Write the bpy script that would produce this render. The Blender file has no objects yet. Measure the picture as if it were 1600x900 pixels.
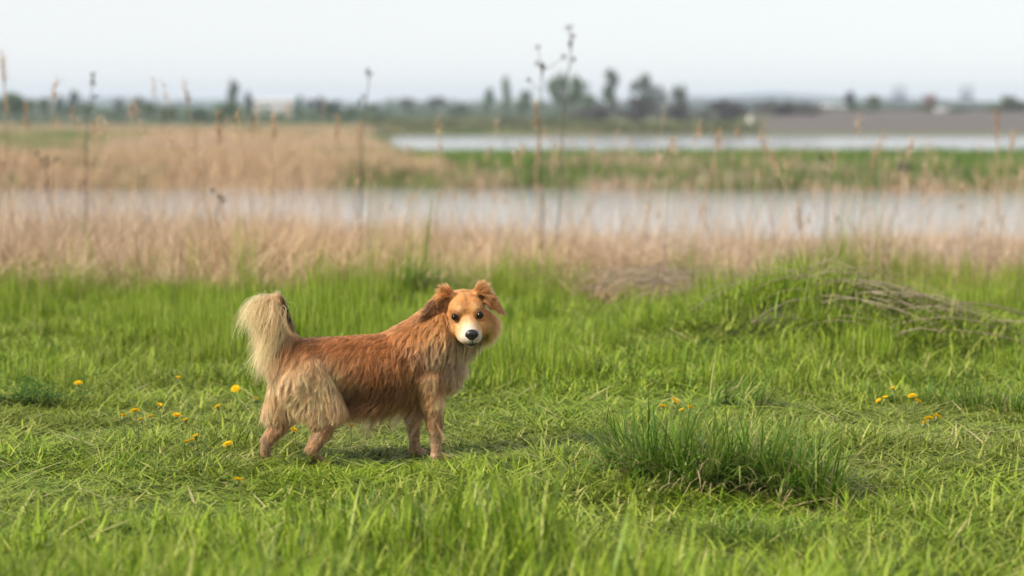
import bpy, math, random
import numpy as np
from mathutils import Vector, Matrix

# ------------------------------------------------------------------ camera, sky, sun, exposure
R = math.radians
scene = bpy.context.scene
CAMZ, FPX, PITCH = 1.25, 3778.0, math.atan(285 / 3778.0)
cam_d = bpy.data.cameras.new('camera')
cam = bpy.data.objects.new('camera', cam_d)
scene.collection.objects.link(cam)
cam.location = (0, 0, CAMZ)
cam.rotation_euler = (math.pi / 2 - PITCH, 0, 0)
cam_d.sensor_width = 36.0
cam_d.lens = 85.0
cam_d.clip_start = 0.1
cam_d.clip_end = 12000
cam_d.dof.use_dof = True
cam_d.dof.focus_distance = 8.5
cam_d.dof.aperture_fstop = 2.2
scene.camera = cam

SUN_EL, SUN_AZ = R(40), R(-120)      # azimuth from +Y towards +X; the sun stands to the left, a little behind the camera
world = bpy.data.worlds.new('World')
scene.world = world
world.use_nodes = True
wn = world.node_tree
wn.nodes.clear()
sky = wn.nodes.new('ShaderNodeTexSky')
sky.sky_type = 'NISHITA'
sky.sun_disc = False
sky.sun_elevation = SUN_EL
sky.sun_rotation = SUN_AZ
sky.altitude = 0
sky.air_density = 0.8
sky.dust_density = 0.2
sky.ozone_density = 1.0
hs = wn.nodes.new('ShaderNodeHueSaturation')
hs.inputs['Saturation'].default_value = 0.6
bg = wn.nodes.new('ShaderNodeBackground')
bg.inputs['Strength'].default_value = 0.092
wo = wn.nodes.new('ShaderNodeOutputWorld')
wn.links.new(sky.outputs[0], hs.inputs['Color'])
veil = wn.nodes.new('ShaderNodeMix')          # thin even high cloud over the clear sky
veil.data_type = 'RGBA'
veil.inputs[0].default_value = 0.7
veil.inputs[7].default_value = (7.2, 7.2, 7.25, 1)
wn.links.new(hs.outputs[0], veil.inputs[6])
wn.links.new(veil.outputs[2], bg.inputs['Color'])
wn.links.new(bg.outputs[0], wo.inputs['Surface'])

sun_d = bpy.data.lights.new('sun', 'SUN')
sun_d.energy = 4.2
sun_d.angle = R(3.0)
sun_d.color = (1.0, 0.93, 0.82)
sun = bpy.data.objects.new('sun', sun_d)
scene.collection.objects.link(sun)
sdir = Vector((math.sin(SUN_AZ) * math.cos(SUN_EL), math.cos(SUN_AZ) * math.cos(SUN_EL), math.sin(SUN_EL)))
sun.rotation_euler = sdir.to_track_quat('Z', 'Y').to_euler()

scene.render.engine = 'CYCLES'
scene.view_settings.view_transform = 'Standard'
scene.view_settings.look = 'None'
scene.view_settings.gamma = 1.0
scene.view_settings.exposure = 0.6
scene.view_settings.use_curve_mapping = False
try:
    scene.cycles.volume_bounces = 0
    scene.cycles.max_bounces = 5
    scene.cycles.diffuse_bounces = 2
    scene.cycles.transmission_bounces = 4
    scene.cycles.glossy_bounces = 3
    scene.cycles_curves.shape = 'RIBBONS'
except Exception:
    pass

rng = np.random.default_rng(7)
random.seed(7)
C = scene.collection

# ------------------------------------------------------------------ helpers
def W(px, py, Y):
    """photo pixel (1600x900) at distance Y -> world point"""
    v = (450.0 - py) / FPX
    u = (px - 800.0) / FPX
    cy = math.cos(PITCH) + v * math.sin(PITCH)
    cz = -math.sin(PITCH) + v * math.cos(PITCH)
    return np.array([u * Y / cy, Y, CAMZ + cz * Y / cy])

def YG(py, z=0.0):
    """distance at which the ground of height z shows at pixel row py"""
    v = (450.0 - py) / FPX
    cy = math.cos(PITCH) + v * math.sin(PITCH)
    cz = -math.sin(PITCH) + v * math.cos(PITCH)
    return (z - CAMZ) * cy / cz

def smooth(a, b, x):
    t = np.clip((x - a) / (b - a), 0, 1)
    return t * t * (3 - 2 * t)

def vnoise(x, y, s=1.0, seed=0):
    r = np.random.default_rng(seed + 100)
    o = 0
    for k in range(6):
        a, p, f = r.uniform(0, 6.28), r.uniform(0, 6.28), r.uniform(0.6, 2.2)
        o = o + np.sin((x * math.cos(a) + y * math.sin(a)) * f / s + p)
    return o / 3.0

WATER = -2.2
def gz(x, y):
    x = np.asarray(x, float); y = np.asarray(y, float)
    near = 1 - smooth(30, 60, np.abs(y) + np.abs(x) * 0.5)
    und = (0.022 * vnoise(x, y, 0.9, 1) + 0.008 * vnoise(x, y, 0.25, 2)) * near
    z = -2.9 * smooth(17, 66, y) + und
    mound = 0.27 * np.exp(-(((x - 1.50) / 0.62) ** 2 + ((y - 12.5) / 0.50) ** 2))
    mound += 0.10 * np.exp(-(((x - 2.25) / 0.6) ** 2 + ((y - 12.4) / 0.5) ** 2))
    tuss = 0.04 * np.exp(-(((x - 0.62) / 0.33) ** 2 + ((y - 7.72) / 0.18) ** 2))
    z = z + mound + tuss
    isl = smooth(93, 104, y + 1.5 * vnoise(x, y, 9, 3))
    z = z + isl * 1.25
    left = 1 - smooth(-0.062, -0.040, x / np.maximum(y, 1) + 0.004 * vnoise(x, y, 14, 4))
    lake = smooth(140, 152, y) * (1 - left)
    z = z - lake * 1.25
    z = z + smooth(150, 300, y) * left * 0.5
    far = smooth(274, 296, y)
    z = z + far * (1 - left) * 1.9 + far * left * 0.05
    emb = smooth(0.085, 0.115, x / np.maximum(y, 1)) * smooth(280, 312, y)
    z = z + emb * 1.35
    z = z + smooth(330, 700, y) * 0.6
    return z

def new_obj(name, data, parent=None):
    o = bpy.data.objects.new(name, data)
    C.objects.link(o)
    if parent is not None:
        o.parent = parent
    return o

def mesh_np(name, v, f, mat=None, smooth_shade=True, attrs=None):
    """v (N,3), f (M,k) int, attrs {name: (type, domain, array)}"""
    me = bpy.data.meshes.new(name)
    v = np.asarray(v, np.float32)
    f = np.asarray(f, np.int32)
    k = f.shape[1]
    me.vertices.add(len(v)); me.vertices.foreach_set('co', v.ravel())
    me.loops.add(f.size); me.loops.foreach_set('vertex_index', f.ravel())
    me.polygons.add(len(f))
    me.polygons.foreach_set('loop_start', np.arange(0, f.size, k, dtype=np.int32))
    me.polygons.foreach_set('loop_total', np.full(len(f), k, np.int32))
    me.polygons.foreach_set('use_smooth', np.full(len(f), smooth_shade, bool))
    me.update(calc_edges=True)
    if attrs:
        for n, (t, d, a) in attrs.items():
            at = me.attributes.new(n, t, d)
            key = {'FLOAT': 'value', 'FLOAT_COLOR': 'color', 'INT': 'value', 'FLOAT_VECTOR': 'vector'}[t]
            at.data.foreach_set(key, np.asarray(a, np.int32 if t == 'INT' else np.float32).ravel())
    if mat: me.materials.append(mat)
    return me

def tag(o, label=None, cat=None, group=None, kind=None):
    if label: o['label'] = label
    if cat: o['category'] = cat
    if group: o['group'] = group
    if kind: o['kind'] = kind
    return o

def empty(name, loc, label, cat, group=None):
    o = new_obj(name, None)
    o.location = loc
    o.empty_display_size = 0.1
    return tag(o, label, cat, group)

class MB:
    """collects triangles"""
    def __init__(s): s.v, s.f, s.n = [], [], 0
    def add(s, v, f):
        s.v.append(np.asarray(v, float)); s.f.append(np.asarray(f, int) + s.n); s.n += len(v)
    def tube(s, pts, rad, k=6):
        pts = np.asarray(pts, float); n = len(pts)
        rad = np.broadcast_to(np.asarray(rad, float), (n,))
        d = np.gradient(pts, axis=0); d /= np.linalg.norm(d, axis=1)[:, None] + 1e-9
        ref = np.where(np.abs(d[:, 2:3]) > 0.9, np.array([[1.0, 0, 0]]), np.array([[0, 0, 1.0]]))
        a = np.cross(d, ref); a /= np.linalg.norm(a, axis=1)[:, None] + 1e-9
        b = np.cross(d, a)
        th = np.linspace(0, 2 * math.pi, k, endpoint=False)
        v = pts[:, None, :] + rad[:, None, None] * (np.cos(th)[None, :, None] * a[:, None, :] + np.sin(th)[None, :, None] * b[:, None, :])
        v = v.reshape(-1, 3)
        f = []
        for i in range(n - 1):
            for j in range(k):
                p, q = i * k + j, i * k + (j + 1) % k
                f += [(p, q, q + k), (p, q + k, p + k)]
        for j in range(1, k - 1):
            f += [(0, j + 1, j), ((n - 1) * k, (n - 1) * k + j, (n - 1) * k + j + 1)]
        s.add(v, f)
    def box(s, lo, hi):
        x0, y0, z0 = lo; x1, y1, z1 = hi
        v = [(x0, y0, z0), (x1, y0, z0), (x1, y1, z0), (x0, y1, z0), (x0, y0, z1), (x1, y0, z1), (x1, y1, z1), (x0, y1, z1)]
        q = [(0, 3, 2, 1), (4, 5, 6, 7), (0, 1, 5, 4), (1, 2, 6, 5), (2, 3, 7, 6), (3, 0, 4, 7)]
        s.add(v, [t for a, b, c, d in q for t in ((a, b, c), (a, c, d))])
    def ball(s, c, r, nu=12, nv=8, scl=(1, 1, 1)):
        v, f = [], []
        for i in range(nv + 1):
            ph = math.pi * i / nv
            for j in range(nu):
                th = 2 * math.pi * j / nu
                v.append((c[0] + r * scl[0] * math.sin(ph) * math.cos(th), c[1] + r * scl[1] * math.sin(ph) * math.sin(th), c[2] + r * scl[2] * math.cos(ph)))
        for i in range(nv):
            for j in range(nu):
                a, b = i * nu + j, i * nu + (j + 1) % nu
                f += [(a, a + nu, b + nu), (a, b + nu, b)]
        s.add(v, f)
    def mesh(s, name, mat, sm=True, attrs=None):
        return mesh_np(name, np.concatenate(s.v), np.concatenate(s.f), mat, sm, attrs)

# ------------------------------------------------------------------ materials
def mat_new(name):
    m = bpy.data.materials.new(name); m.use_nodes = True
    nt = m.node_tree; nt.nodes.clear()
    return m, nt, nt.nodes.new('ShaderNodeOutputMaterial')

def nd(nt, t, **kw):
    n = nt.nodes.new(t)
    for k, v in kw.items(): setattr(n, k, v)
    return n

def ramp(nt, stops):
    r = nt.nodes.new('ShaderNodeValToRGB')
    e = r.color_ramp.elements
    while len(e) < len(stops): e.new(0.5)
    for el, (p, c) in zip(e, stops):
        el.position = p; el.color = (*c, 1)
    return r

def leaf_mat(name, stops_a, stops_b, trans=0.4, rough=0.5, spec=0.3, by_inst=True):
    """blade colour from per-blade value 'b'; 'tint' (per clump) moves it from a to b; thin leaf lets light through"""
    m, nt, out = mat_new(name)
    at = nd(nt, 'ShaderNodeAttribute', attribute_name='b')
    ra, rb = ramp(nt, stops_a), ramp(nt, stops_b)
    nt.links.new(at.outputs['Fac'], ra.inputs[0]); nt.links.new(at.outputs['Fac'], rb.inputs[0])
    ti = nd(nt, 'ShaderNodeAttribute', attribute_name='tint')
    if by_inst: ti.attribute_type = 'INSTANCER'
    mx = nd(nt, 'ShaderNodeMix', data_type='RGBA')
    nt.links.new(ti.outputs['Fac'], mx.inputs[0])
    nt.links.new(ra.outputs[0], mx.inputs[6]); nt.links.new(rb.outputs[0], mx.inputs[7])
    p = nd(nt, 'ShaderNodeBsdfPrincipled')
    p.inputs['Roughness'].default_value = rough
    p.inputs['Specular IOR Level'].default_value = spec
    tr = nd(nt, 'ShaderNodeBsdfTranslucent')
    nt.links.new(mx.outputs[2], p.inputs['Base Color']); nt.links.new(mx.outputs[2], tr.inputs['Color'])
    ms = nd(nt, 'ShaderNodeMixShader'); ms.inputs[0].default_value = trans
    nt.links.new(p.outputs[0], ms.inputs[1]); nt.links.new(tr.outputs[0], ms.inputs[2])
    nt.links.new(ms.outputs[0], out.inputs['Surface'])
    return m

def plain_mat(name, col, rough=0.7, var=0.25, scale=8.0, spec=0.3, coat=0.0):
    m, nt, out = mat_new(name)
    p = nd(nt, 'ShaderNodeBsdfPrincipled')
    p.inputs['Roughness'].default_value = rough
    p.inputs['Specular IOR Level'].default_value = spec
    p.inputs['Coat Weight'].default_value = coat
    tc = nd(nt, 'ShaderNodeTexCoord')
    no = nd(nt, 'ShaderNodeTexNoise'); no.inputs['Scale'].default_value = scale; no.inputs['Detail'].default_value = 4
    nt.links.new(tc.outputs['Object'], no.inputs['Vector'])
    r = ramp(nt, [(0.3, tuple(c * (1 - var) for c in col)), (0.7, tuple(min(1, c * (1 + var)) for c in col))])
    nt.links.new(no.outputs['Fac'], r.inputs[0]); nt.links.new(r.outputs[0], p.inputs['Base Color'])
    nt.links.new(p.outputs[0], out.inputs['Surface'])
    return m

M_grass = leaf_mat('grass_blade',
    [(0.0, (0.045, 0.090, 0.006)), (0.40, (0.160, 0.260, 0.012)), (0.80, (0.350, 0.455, 0.030)), (0.96, (0.40, 0.43, 0.09)), (1.0, (0.50, 0.43, 0.20))],
    [(0.0, (0.065, 0.095, 0.010)), (0.40, (0.180, 0.235, 0.022)), (0.82, (0.330, 0.365, 0.060)), (0.97, (0.42, 0.39, 0.13)), (1.0, (0.48, 0.40, 0.20))], trans=0.32)
M_tussock = leaf_mat('tussock_blade',
    [(0.0, (0.050, 0.110, 0.008)), (0.5, (0.105, 0.200, 0.013)), (0.85, (0.21, 0.32, 0.035)), (1.0, (0.44, 0.41, 0.15))],
    [(0.0, (0.35, 0.26, 0.13)), (1.0, (0.50, 0.40, 0.24))], trans=0.35, by_inst=False)
M_reed = leaf_mat('dry_reed',
    [(0.0, (0.32, 0.20, 0.105)), (0.5, (0.50, 0.34, 0.19)), (1.0, (0.64, 0.48, 0.31))],
    [(0.0, (0.29, 0.22, 0.17)), (0.5, (0.44, 0.34, 0.26)), (1.0, (0.56, 0.46, 0.36))], trans=0.25, rough=0.6)
M_bankgrass = leaf_mat('bank_grass',
    [(0.0, (0.060, 0.125, 0.010)), (1.0, (0.170, 0.270, 0.025))],
    [(0.0, (0.30, 0.21, 0.11)), (1.0, (0.46, 0.33, 0.19))], trans=0.35)

# ------------------------------------------------------------------ terrain (one sheet to the horizon)
def lines(parts):
    o = []
    for a, b, s in parts: o.append(np.arange(a, b, s))
    return np.unique(np.concatenate(o).round(4))
ys = lines([(-3600, -100, 500), (-100, 2, 12), (2, 20, 0.1), (20, 60, 0.6), (60, 330, 2.5), (330, 700, 30), (700, 3801, 310)])
xp = lines([(0, 6, 0.1), (6, 30, 0.8), (30, 130, 4), (130, 500, 30), (500, 3601, 310)])
xs = np.unique(np.concatenate([-xp, xp]))
GX, GY = np.meshgrid(xs, ys)
GZ = gz(GX, GY)
nx, ny = len(xs), len(ys)
ii = (np.arange(ny - 1)[:, None] * nx + np.arange(nx - 1)[None, :]).ravel()
quads = np.stack([ii, ii + 1, ii + nx + 1, ii + nx], 1)
fx, fy = GX.ravel(), GY.ravel()
def lerp(a, b, t): return a + (np.asarray(b) - a) * t[:, None]
col = np.tile(np.array([0.075, 0.085, 0.030]), (len(fx), 1))                 # turf soil
t = smooth(14.6, 16.2, fy + 0.6 * vnoise(fx, fy, 0.8, 5)); col = lerp(col, [0.24, 0.175, 0.10], t)      # reed litter
t = smooth(92, 97, fy); col = lerp(col, [0.30, 0.21, 0.12], t)
g = smooth(-0.2, 0.5, vnoise(fx, fy, 18, 6)) * smooth(105, 112, fy); col = lerp(col, [0.10, 0.16, 0.035], g)
t = smooth(268, 290, fy) * smooth(-0.06, -0.04, fx / np.maximum(fy, 1)); col = lerp(col, [0.115, 0.120, 0.045], t)
t = smooth(0.088, 0.112, fx / np.maximum(fy, 1)) * smooth(281, 288, fy); col = lerp(col, [0.115, 0.100, 0.092], t)   # ploughed bank
t = smooth(228, 245, fy) * (1 - smooth(-0.06, -0.04, fx / np.maximum(fy, 1))); col = lerp(col, [0.050, 0.072, 0.024], t)
t = smooth(330, 500, fy) * (1 - smooth(0.088, 0.112, fx / np.maximum(fy, 1)) * (1 - smooth(400, 500, fy))); col = lerp(col, [0.050, 0.062, 0.030], t)
bare = np.exp(-(((fx - 1.02) / 0.16) ** 2 + ((fy - 7.36) / 0.10) ** 2)) ; col = lerp(col, [0.16, 0.115, 0.085], np.clip(bare * 1.4, 0, 1))
m, nt, out = mat_new('terrain')
p = nd(nt, 'ShaderNodeBsdfPrincipled'); p.inputs['Roughness'].default_value = 0.9; p.inputs['Specular IOR Level'].default_value = 0.15
at = nd(nt, 'ShaderNodeAttribute', attribute_name='landcol')
tc = nd(nt, 'ShaderNodeTexCoord')
no = nd(nt, 'ShaderNodeTexNoise'); no.inputs['Scale'].default_value = 22; no.inputs['Detail'].default_value = 8
nt.links.new(tc.outputs['Object'], no.inputs['Vector'])
rr = ramp(nt, [(0.3, (0.55, 0.55, 0.55)), (0.7, (1.35, 1.35, 1.35))])
mm = nd(nt, 'ShaderNodeMix', data_type='RGBA', blend_type='MULTIPLY'); mm.inputs[0].default_value = 1
nt.links.new(no.outputs['Fac'], rr.inputs[0]); nt.links.new(at.outputs['Color'], mm.inputs[6]); nt.links.new(rr.outputs[0], mm.inputs[7])
bp = nd(nt, 'ShaderNodeBump'); bp.inputs['Strength'].default_value = 0.5; bp.inputs['Distance'].default_value = 0.02
nt.links.new(no.outputs['Fac'], bp.inputs['Height']); nt.links.new(bp.outputs[0], p.inputs['Normal'])
nt.links.new(mm.outputs[2], p.inputs['Base Color']); nt.links.new(p.outputs[0], out.inputs['Surface'])
ground = new_obj('ground', mesh_np('ground', np.stack([fx, fy, GZ.ravel()], 1), quads, m, True,
    {'landcol': ('FLOAT_COLOR', 'POINT', np.concatenate([col, np.ones((len(col), 1))], 1))}))
tag(ground, 'green meadow falling to reed banks and far fields', None, None, 'structure')

# water
m, nt, out = mat_new('water')
p = nd(nt, 'ShaderNodeBsdfPrincipled')
p.inputs['Base Color'].default_value = (0.28, 0.29, 0.30, 1); p.inputs['Roughness'].default_value = 0.12; p.inputs['IOR'].default_value = 1.33
tc = nd(nt, 'ShaderNodeTexCoord'); mp = nd(nt, 'ShaderNodeMapping'); mp.inputs['Scale'].default_value = (0.8, 2.2, 1)
no = nd(nt, 'ShaderNodeTexNoise'); no.inputs['Scale'].default_value = 2.0; no.inputs['Detail'].default_value = 3
bp = nd(nt, 'ShaderNodeBump'); bp.inputs['Strength'].default_value = 0.25; bp.inputs['Distance'].default_value = 0.03
nt.links.new(tc.outputs['Object'], mp.inputs[0]); nt.links.new(mp.outputs[0], no.inputs['Vector'])
nt.links.new(no.outputs['Fac'], bp.inputs['Height']); nt.links.new(bp.outputs[0], p.inputs['Normal'])
nt.links.new(p.outputs[0], out.inputs['Surface'])
for nm, y0, y1, lb in (('channel_water', 38, 110, 'pale still channel between the near reeds and the reed island'),
                       ('lake_water', 136, 300, 'narrow strip of pale lake beyond the green island')):
    w = new_obj(nm, mesh_np(nm, [(-900, y0, WATER), (900, y0, WATER), (900, y1, WATER), (-900, y1, WATER)], [(0, 1, 2, 3)], m))
    tag(w, lb, None, None, 'structure')

# far hills
M_hill = plain_mat('far_hill_wood', (0.035, 0.05, 0.045), 0.9, 0.3, 0.01)
def ridge(y0, hmax, seed, a0, a1):
    xx = np.linspace(a0 * y0, a1 * y0, 160)
    hh = hmax * (0.55 + 0.25 * vnoise(xx, 0 * xx, y0 * 0.06, seed) + 0.12 * vnoise(xx, 0 * xx, y0 * 0.012, seed + 1))
    hh = np.maximum(hh, 1.0) * smooth(0, 0.08, np.linspace(0, 1, 160)) * smooth(0, 0.08, np.linspace(1, 0, 160))
    rows = [(-0.06, 0.0), (-0.03, 0.7), (0.0, 1.0), (0.05, 0.6), (0.1, 0.0)]
    v = np.concatenate([np.stack([xx, np.full_like(xx, y0 * (1 + dy)), hh * k - 0.5], 1) for dy, k in rows])
    f = [(r * 160 + i, r * 160 + i + 1, (r + 1) * 160 + i + 1, (r + 1) * 160 + i) for r in range(4) for i in range(159)]
    return v, f
for k, (y0, hm, sd, a0, a1, lb) in enumerate([(2600, 19, 21, 0.03, 0.42, 'blue hazy wooded ridge on the right horizon'),
                                          (3200, 17, 31, -0.5, 0.06, 'faint blue wooded ridge on the left horizon')]):
    v, f = ridge(y0, hm, sd, a0, a1)
    tag(new_obj('hills', mesh_np('hills', v, f, M_hill)), lb, None, None, 'structure')

# ------------------------------------------------------------------ scatter: one object, instances made by geometry nodes
def scatter(name, pts, rot, scl, tint, idx, variants, label, cat=None):
    me = mesh_np_points(name, pts, rot, scl, tint, idx)
    o = new_obj(name, me)
    ng = bpy.data.node_groups.new(name + '_nodes', 'GeometryNodeTree')
    ng.interface.new_socket('Geometry', in_out='INPUT', socket_type='NodeSocketGeometry')
    ng.interface.new_socket('Geometry', in_out='OUTPUT', socket_type='NodeSocketGeometry')
    gi, go = ng.nodes.new('NodeGroupInput'), ng.nodes.new('NodeGroupOutput')
    g2i = ng.nodes.new('GeometryNodeGeometryToInstance')
    for k, vm in enumerate(variants):
        vo = bpy.data.objects.new(name + '_clump', vm)
        oi = ng.nodes.new('GeometryNodeObjectInfo'); oi.inputs['Object'].default_value = vo
        oi.inputs['As Instance'].default_value = False
        ng.links.new(oi.outputs['Geometry'], g2i.inputs[0])
    iop = ng.nodes.new('GeometryNodeInstanceOnPoints')
    iop.inputs['Pick Instance'].default_value = True
    def named(n, t):
        a = ng.nodes.new('GeometryNodeInputNamedAttribute'); a.data_type = t; a.inputs[0].default_value = n
        return a.outputs[0]
    ng.links.new(gi.outputs[0], iop.inputs['Points'])
    ng.links.new(g2i.outputs[0], iop.inputs['Instance'])
    ng.links.new(named('idx', 'INT'), iop.inputs['Instance Index'])
    ng.links.new(named('rot', 'FLOAT_VECTOR'), iop.inputs['Rotation'])
    ng.links.new(named('scl', 'FLOAT_VECTOR'), iop.inputs['Scale'])
    ng.links.new(iop.outputs[0], go.inputs[0])
    md = o.modifiers.new('scatter', 'NODES'); md.node_group = ng
    tag(o, label, cat, None, 'stuff')
    return o

def mesh_np_points(name, pts, rot, scl, tint, idx):
    me = bpy.data.meshes.new(name)
    n = len(pts)
    me.vertices.add(n); me.vertices.foreach_set('co', np.asarray(pts, np.float32).ravel())
    for nm, t, key, a in (('rot', 'FLOAT_VECTOR', 'vector', rot), ('scl', 'FLOAT_VECTOR', 'vector', scl),
                          ('tint', 'FLOAT', 'value', tint)):
        at = me.attributes.new(nm, t, 'POINT'); at.data.foreach_set(key, np.asarray(a, np.float32).ravel())
    at = me.attributes.new('idx', 'INT', 'POINT'); at.data.foreach_set('value', np.asarray(idx, np.int32))
    return me

def blades(n, rad, hlo, hhi, w, lean, bend, segs=3, seed=0, flop=0.0, base=None, az=None, b=None, hpow=1.0, unit=None):
    """n grass blades as tapered curved strips; returns v, f, b (per vertex).
    unit: true height of a blade that is stored 1 m tall, so that a clump's z scale is its height in metres"""
    r = np.random.default_rng(seed)
    if base is None:
        rr = rad * np.sqrt(r.random(n)); th = r.uniform(0, 6.283, n)
        base = np.stack([rr * np.cos(th), rr * np.sin(th), np.zeros(n)], 1)
    if az is None: az = r.uniform(0, 6.283, n)
    L = hlo + (hhi - hlo) * r.random(n) ** hpow
    if unit: L = L * unit
    ln = np.abs(r.normal(0, lean, n)); bd = np.abs(r.normal(bend, bend * 0.5, n)) + flop * (r.random(n) < 0.25)
    tt = np.linspace(0, 1, segs + 1)
    side = np.stack([-np.sin(az), np.cos(az), np.zeros(n)], 1)
    pos = base.copy(); P = [pos.copy()]
    for s in range(segs):
        a = np.minimum(ln + bd * (tt[s] + 0.5 / segs) * 1.3, 2.3)
        step = L / segs
        pos = pos + np.stack([np.cos(az) * np.sin(a) * step, np.sin(az) * np.sin(a) * step, np.cos(a) * step], 1)
        P.append(pos.copy())
    ww = w * r.uniform(0.6, 1.3, n)
    V = []
    for s in range(segs):
        k = ww * (1 - tt[s] ** 2 * 0.8) * 0.5
        V += [P[s] - side * k[:, None], P[s] + side * k[:, None]]
    V.append(P[segs])
    nv = 2 * segs + 1
    v = np.stack(V, 1).reshape(-1, 3)
    if unit: v[:, 2] /= unit
    f = []
    for s in range(segs - 1):
        f += [(2 * s, 2 * s + 1, 2 * s + 3), (2 * s, 2 * s + 3, 2 * s + 2)]
    f.append((2 * segs - 2, 2 * segs - 1, 2 * segs))
    f = (np.array(f)[None] + (np.arange(n) * nv)[:, None, None]).reshape(-1, 3)
    if b is None: b = r.random(n)
    return v, f, np.repeat(b, nv)

def blade_mesh(name, mat, parts, tint=None):
    mb = MB(); bs = []
    for v, f, b in parts: mb.add(v, f); bs.append(b)
    at = {'b': ('FLOAT', 'POINT', np.concatenate(bs))}
    if tint is not None: at['tint'] = ('FLOAT', 'POINT', np.concatenate(tint))
    return mb.mesh(name, mat, True, at)

# ------------------------------------------------------------------ meadow grass
def HALF(y): return 0.235 * y + 0.55
def meadow():
    vs = [blade_mesh('meadow_clump', M_grass, [blades(62, 0.10, 0.35, 1.15, 0.0028, 0.30, 0.6, 3, 50 + k, 0.25, unit=0.055)]) for k in range(7)]
    vs += [blade_mesh('meadow_clump', M_grass, [blades(48, 0.10, 0.35, 1.15, 0.0034, 0.40, 0.75, 3, 70 + k, 0.25, unit=0.060)]) for k in range(4)]
    vs += [blade_mesh('meadow_clump', M_grass, [blades(44, 0.13, 0.20, 1.25, 0.0066, 0.22, 0.6, 4, 90 + k, 0.8, hpow=1.3, unit=0.22)]) for k in range(6)]
    P = []
    for y0, y1, dens in ((4.4, 7.4, 330), (7.4, 10.2, 430), (10.2, 13.0, 230), (13.0, 17.2, 125)):
        n = int(dens * (y1 - y0) * 2 * HALF(y1))
        y = rng.uniform(y0, y1, n); x = rng.uniform(-HALF(y1), HALF(y1), n)
        k = np.abs(x) < HALF(y)
        P.append(np.stack([x[k], y[k]], 1))
    P = np.concatenate(P); x, y = P[:, 0], P[:, 1]
    n = len(x)
    pn = vnoise(x, y, 0.35, 11); pn2 = vnoise(x, y, 0.9, 12); pn3 = vnoise(x, y, 0.12, 13)
    h = np.interp(y, [4.4, 6.4, 7.2, 7.7, 9.2, 10.3, 11.5, 12.6, 14.0, 15.5, 17.0],
                     [0.105, 0.105, 0.070, 0.046, 0.046, 0.066, 0.100, 0.125, 0.155, 0.19, 0.22])
    h *= np.clip(1 + 0.52 * pn + 0.30 * pn2 + 0.34 * pn3, 0.28, 2.6)
    h *= np.where((y > 10.5) & (y < 14.5), np.interp(x / y, [-.1, .0, .03, .16, .22], [1.1, 1.1, .8, .75, .9]), 1)
    tuft = smooth(0.55, 1.15, vnoise(x, y, 0.085, 17) + 0.5 * vnoise(x, y, 0.3, 18))
    thin = smooth(0.5, 1.1, vnoise(x, y, 0.13, 19))
    h *= (1 + np.where((y > 7.3) & (y < 10.2), 0.5, 1.1) * tuft) * (1 - 0.5 * thin)
    h *= 1 - 0.45 * np.exp(-(((x - 0.70) / 0.42) ** 2 + ((y - 7.45) / 0.14) ** 2))      # thin sward round the big tussock
    h *= np.where((y > 8.6) & (y < 10.2) & (x > 0.2), 0.85, 1)
    h *= rng.uniform(0.75, 1.25, n)
    h *= 1 - 0.60 * np.exp(-(((x + 0.50) / 0.65) ** 2 + ((y - 8.30) / 0.38) ** 2))      # trodden where the dog stands
    h *= 1 + 0.5 * np.exp(-(((x - 1.9) / 0.6) ** 2 + ((y - 10.0) / 0.35) ** 2))
    h *= 1 + 0.8 * np.exp(-(((x - 1.6) / 0.7) ** 2 + ((y - 12.4) / 0.45) ** 2))
    h *= 1 - 0.5 * np.exp(-(((x + 2.0) / 0.28) ** 2 + ((y - 9.8) / 0.22) ** 2))
    bare = np.exp(-(((x - 1.02) / 0.16) ** 2 + ((y - 7.36) / 0.10) ** 2))
    k = (rng.random(n) > bare * 1.1) & (rng.random(n) > smooth(14.6, 17, y + .5 * pn2) * 0.9)
    tint = np.clip(0.30 - 0.25 * tuft + 0.25 * thin + 0.38 * vnoise(x, y, 0.5, 14) + 0.25 * vnoise(x, y, 0.15, 15) - 0.35 * smooth(10, 11.5, y) - 0.25 * (1 - smooth(6.8, 7.6, y))
                   + 0.30 * np.exp(-((y - 8.6) / 0.9) ** 2) + 0.2 * smooth(0.2, 1.2, x) * np.exp(-((y - 8.6) / 1.0) ** 2) + 0.4 * smooth(14.5, 17, y), 0, 1)
    sx = rng.uniform(0.85, 1.3, n)
    idx = np.where((h > 0.13 + 0.04 * rng.random(n)) & (y > 8), rng.integers(11, 17, n), rng.integers(0, 11, n))
    scl = np.stack([sx, sx, np.maximum(h, 0.025)], 1)
    rot = np.stack([rng.normal(0, 0.08, n), rng.normal(0, 0.08, n), rng.uniform(0, 6.283, n)], 1)
    pts = np.stack([x, y, gz(x, y) - 0.004], 1)
    return scatter('meadow_grass', pts[k], rot[k], scl[k], tint[k], idx[k], vs,
                   'bright green uneven meadow grass across the foreground', 'grass')
meadow()

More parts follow.
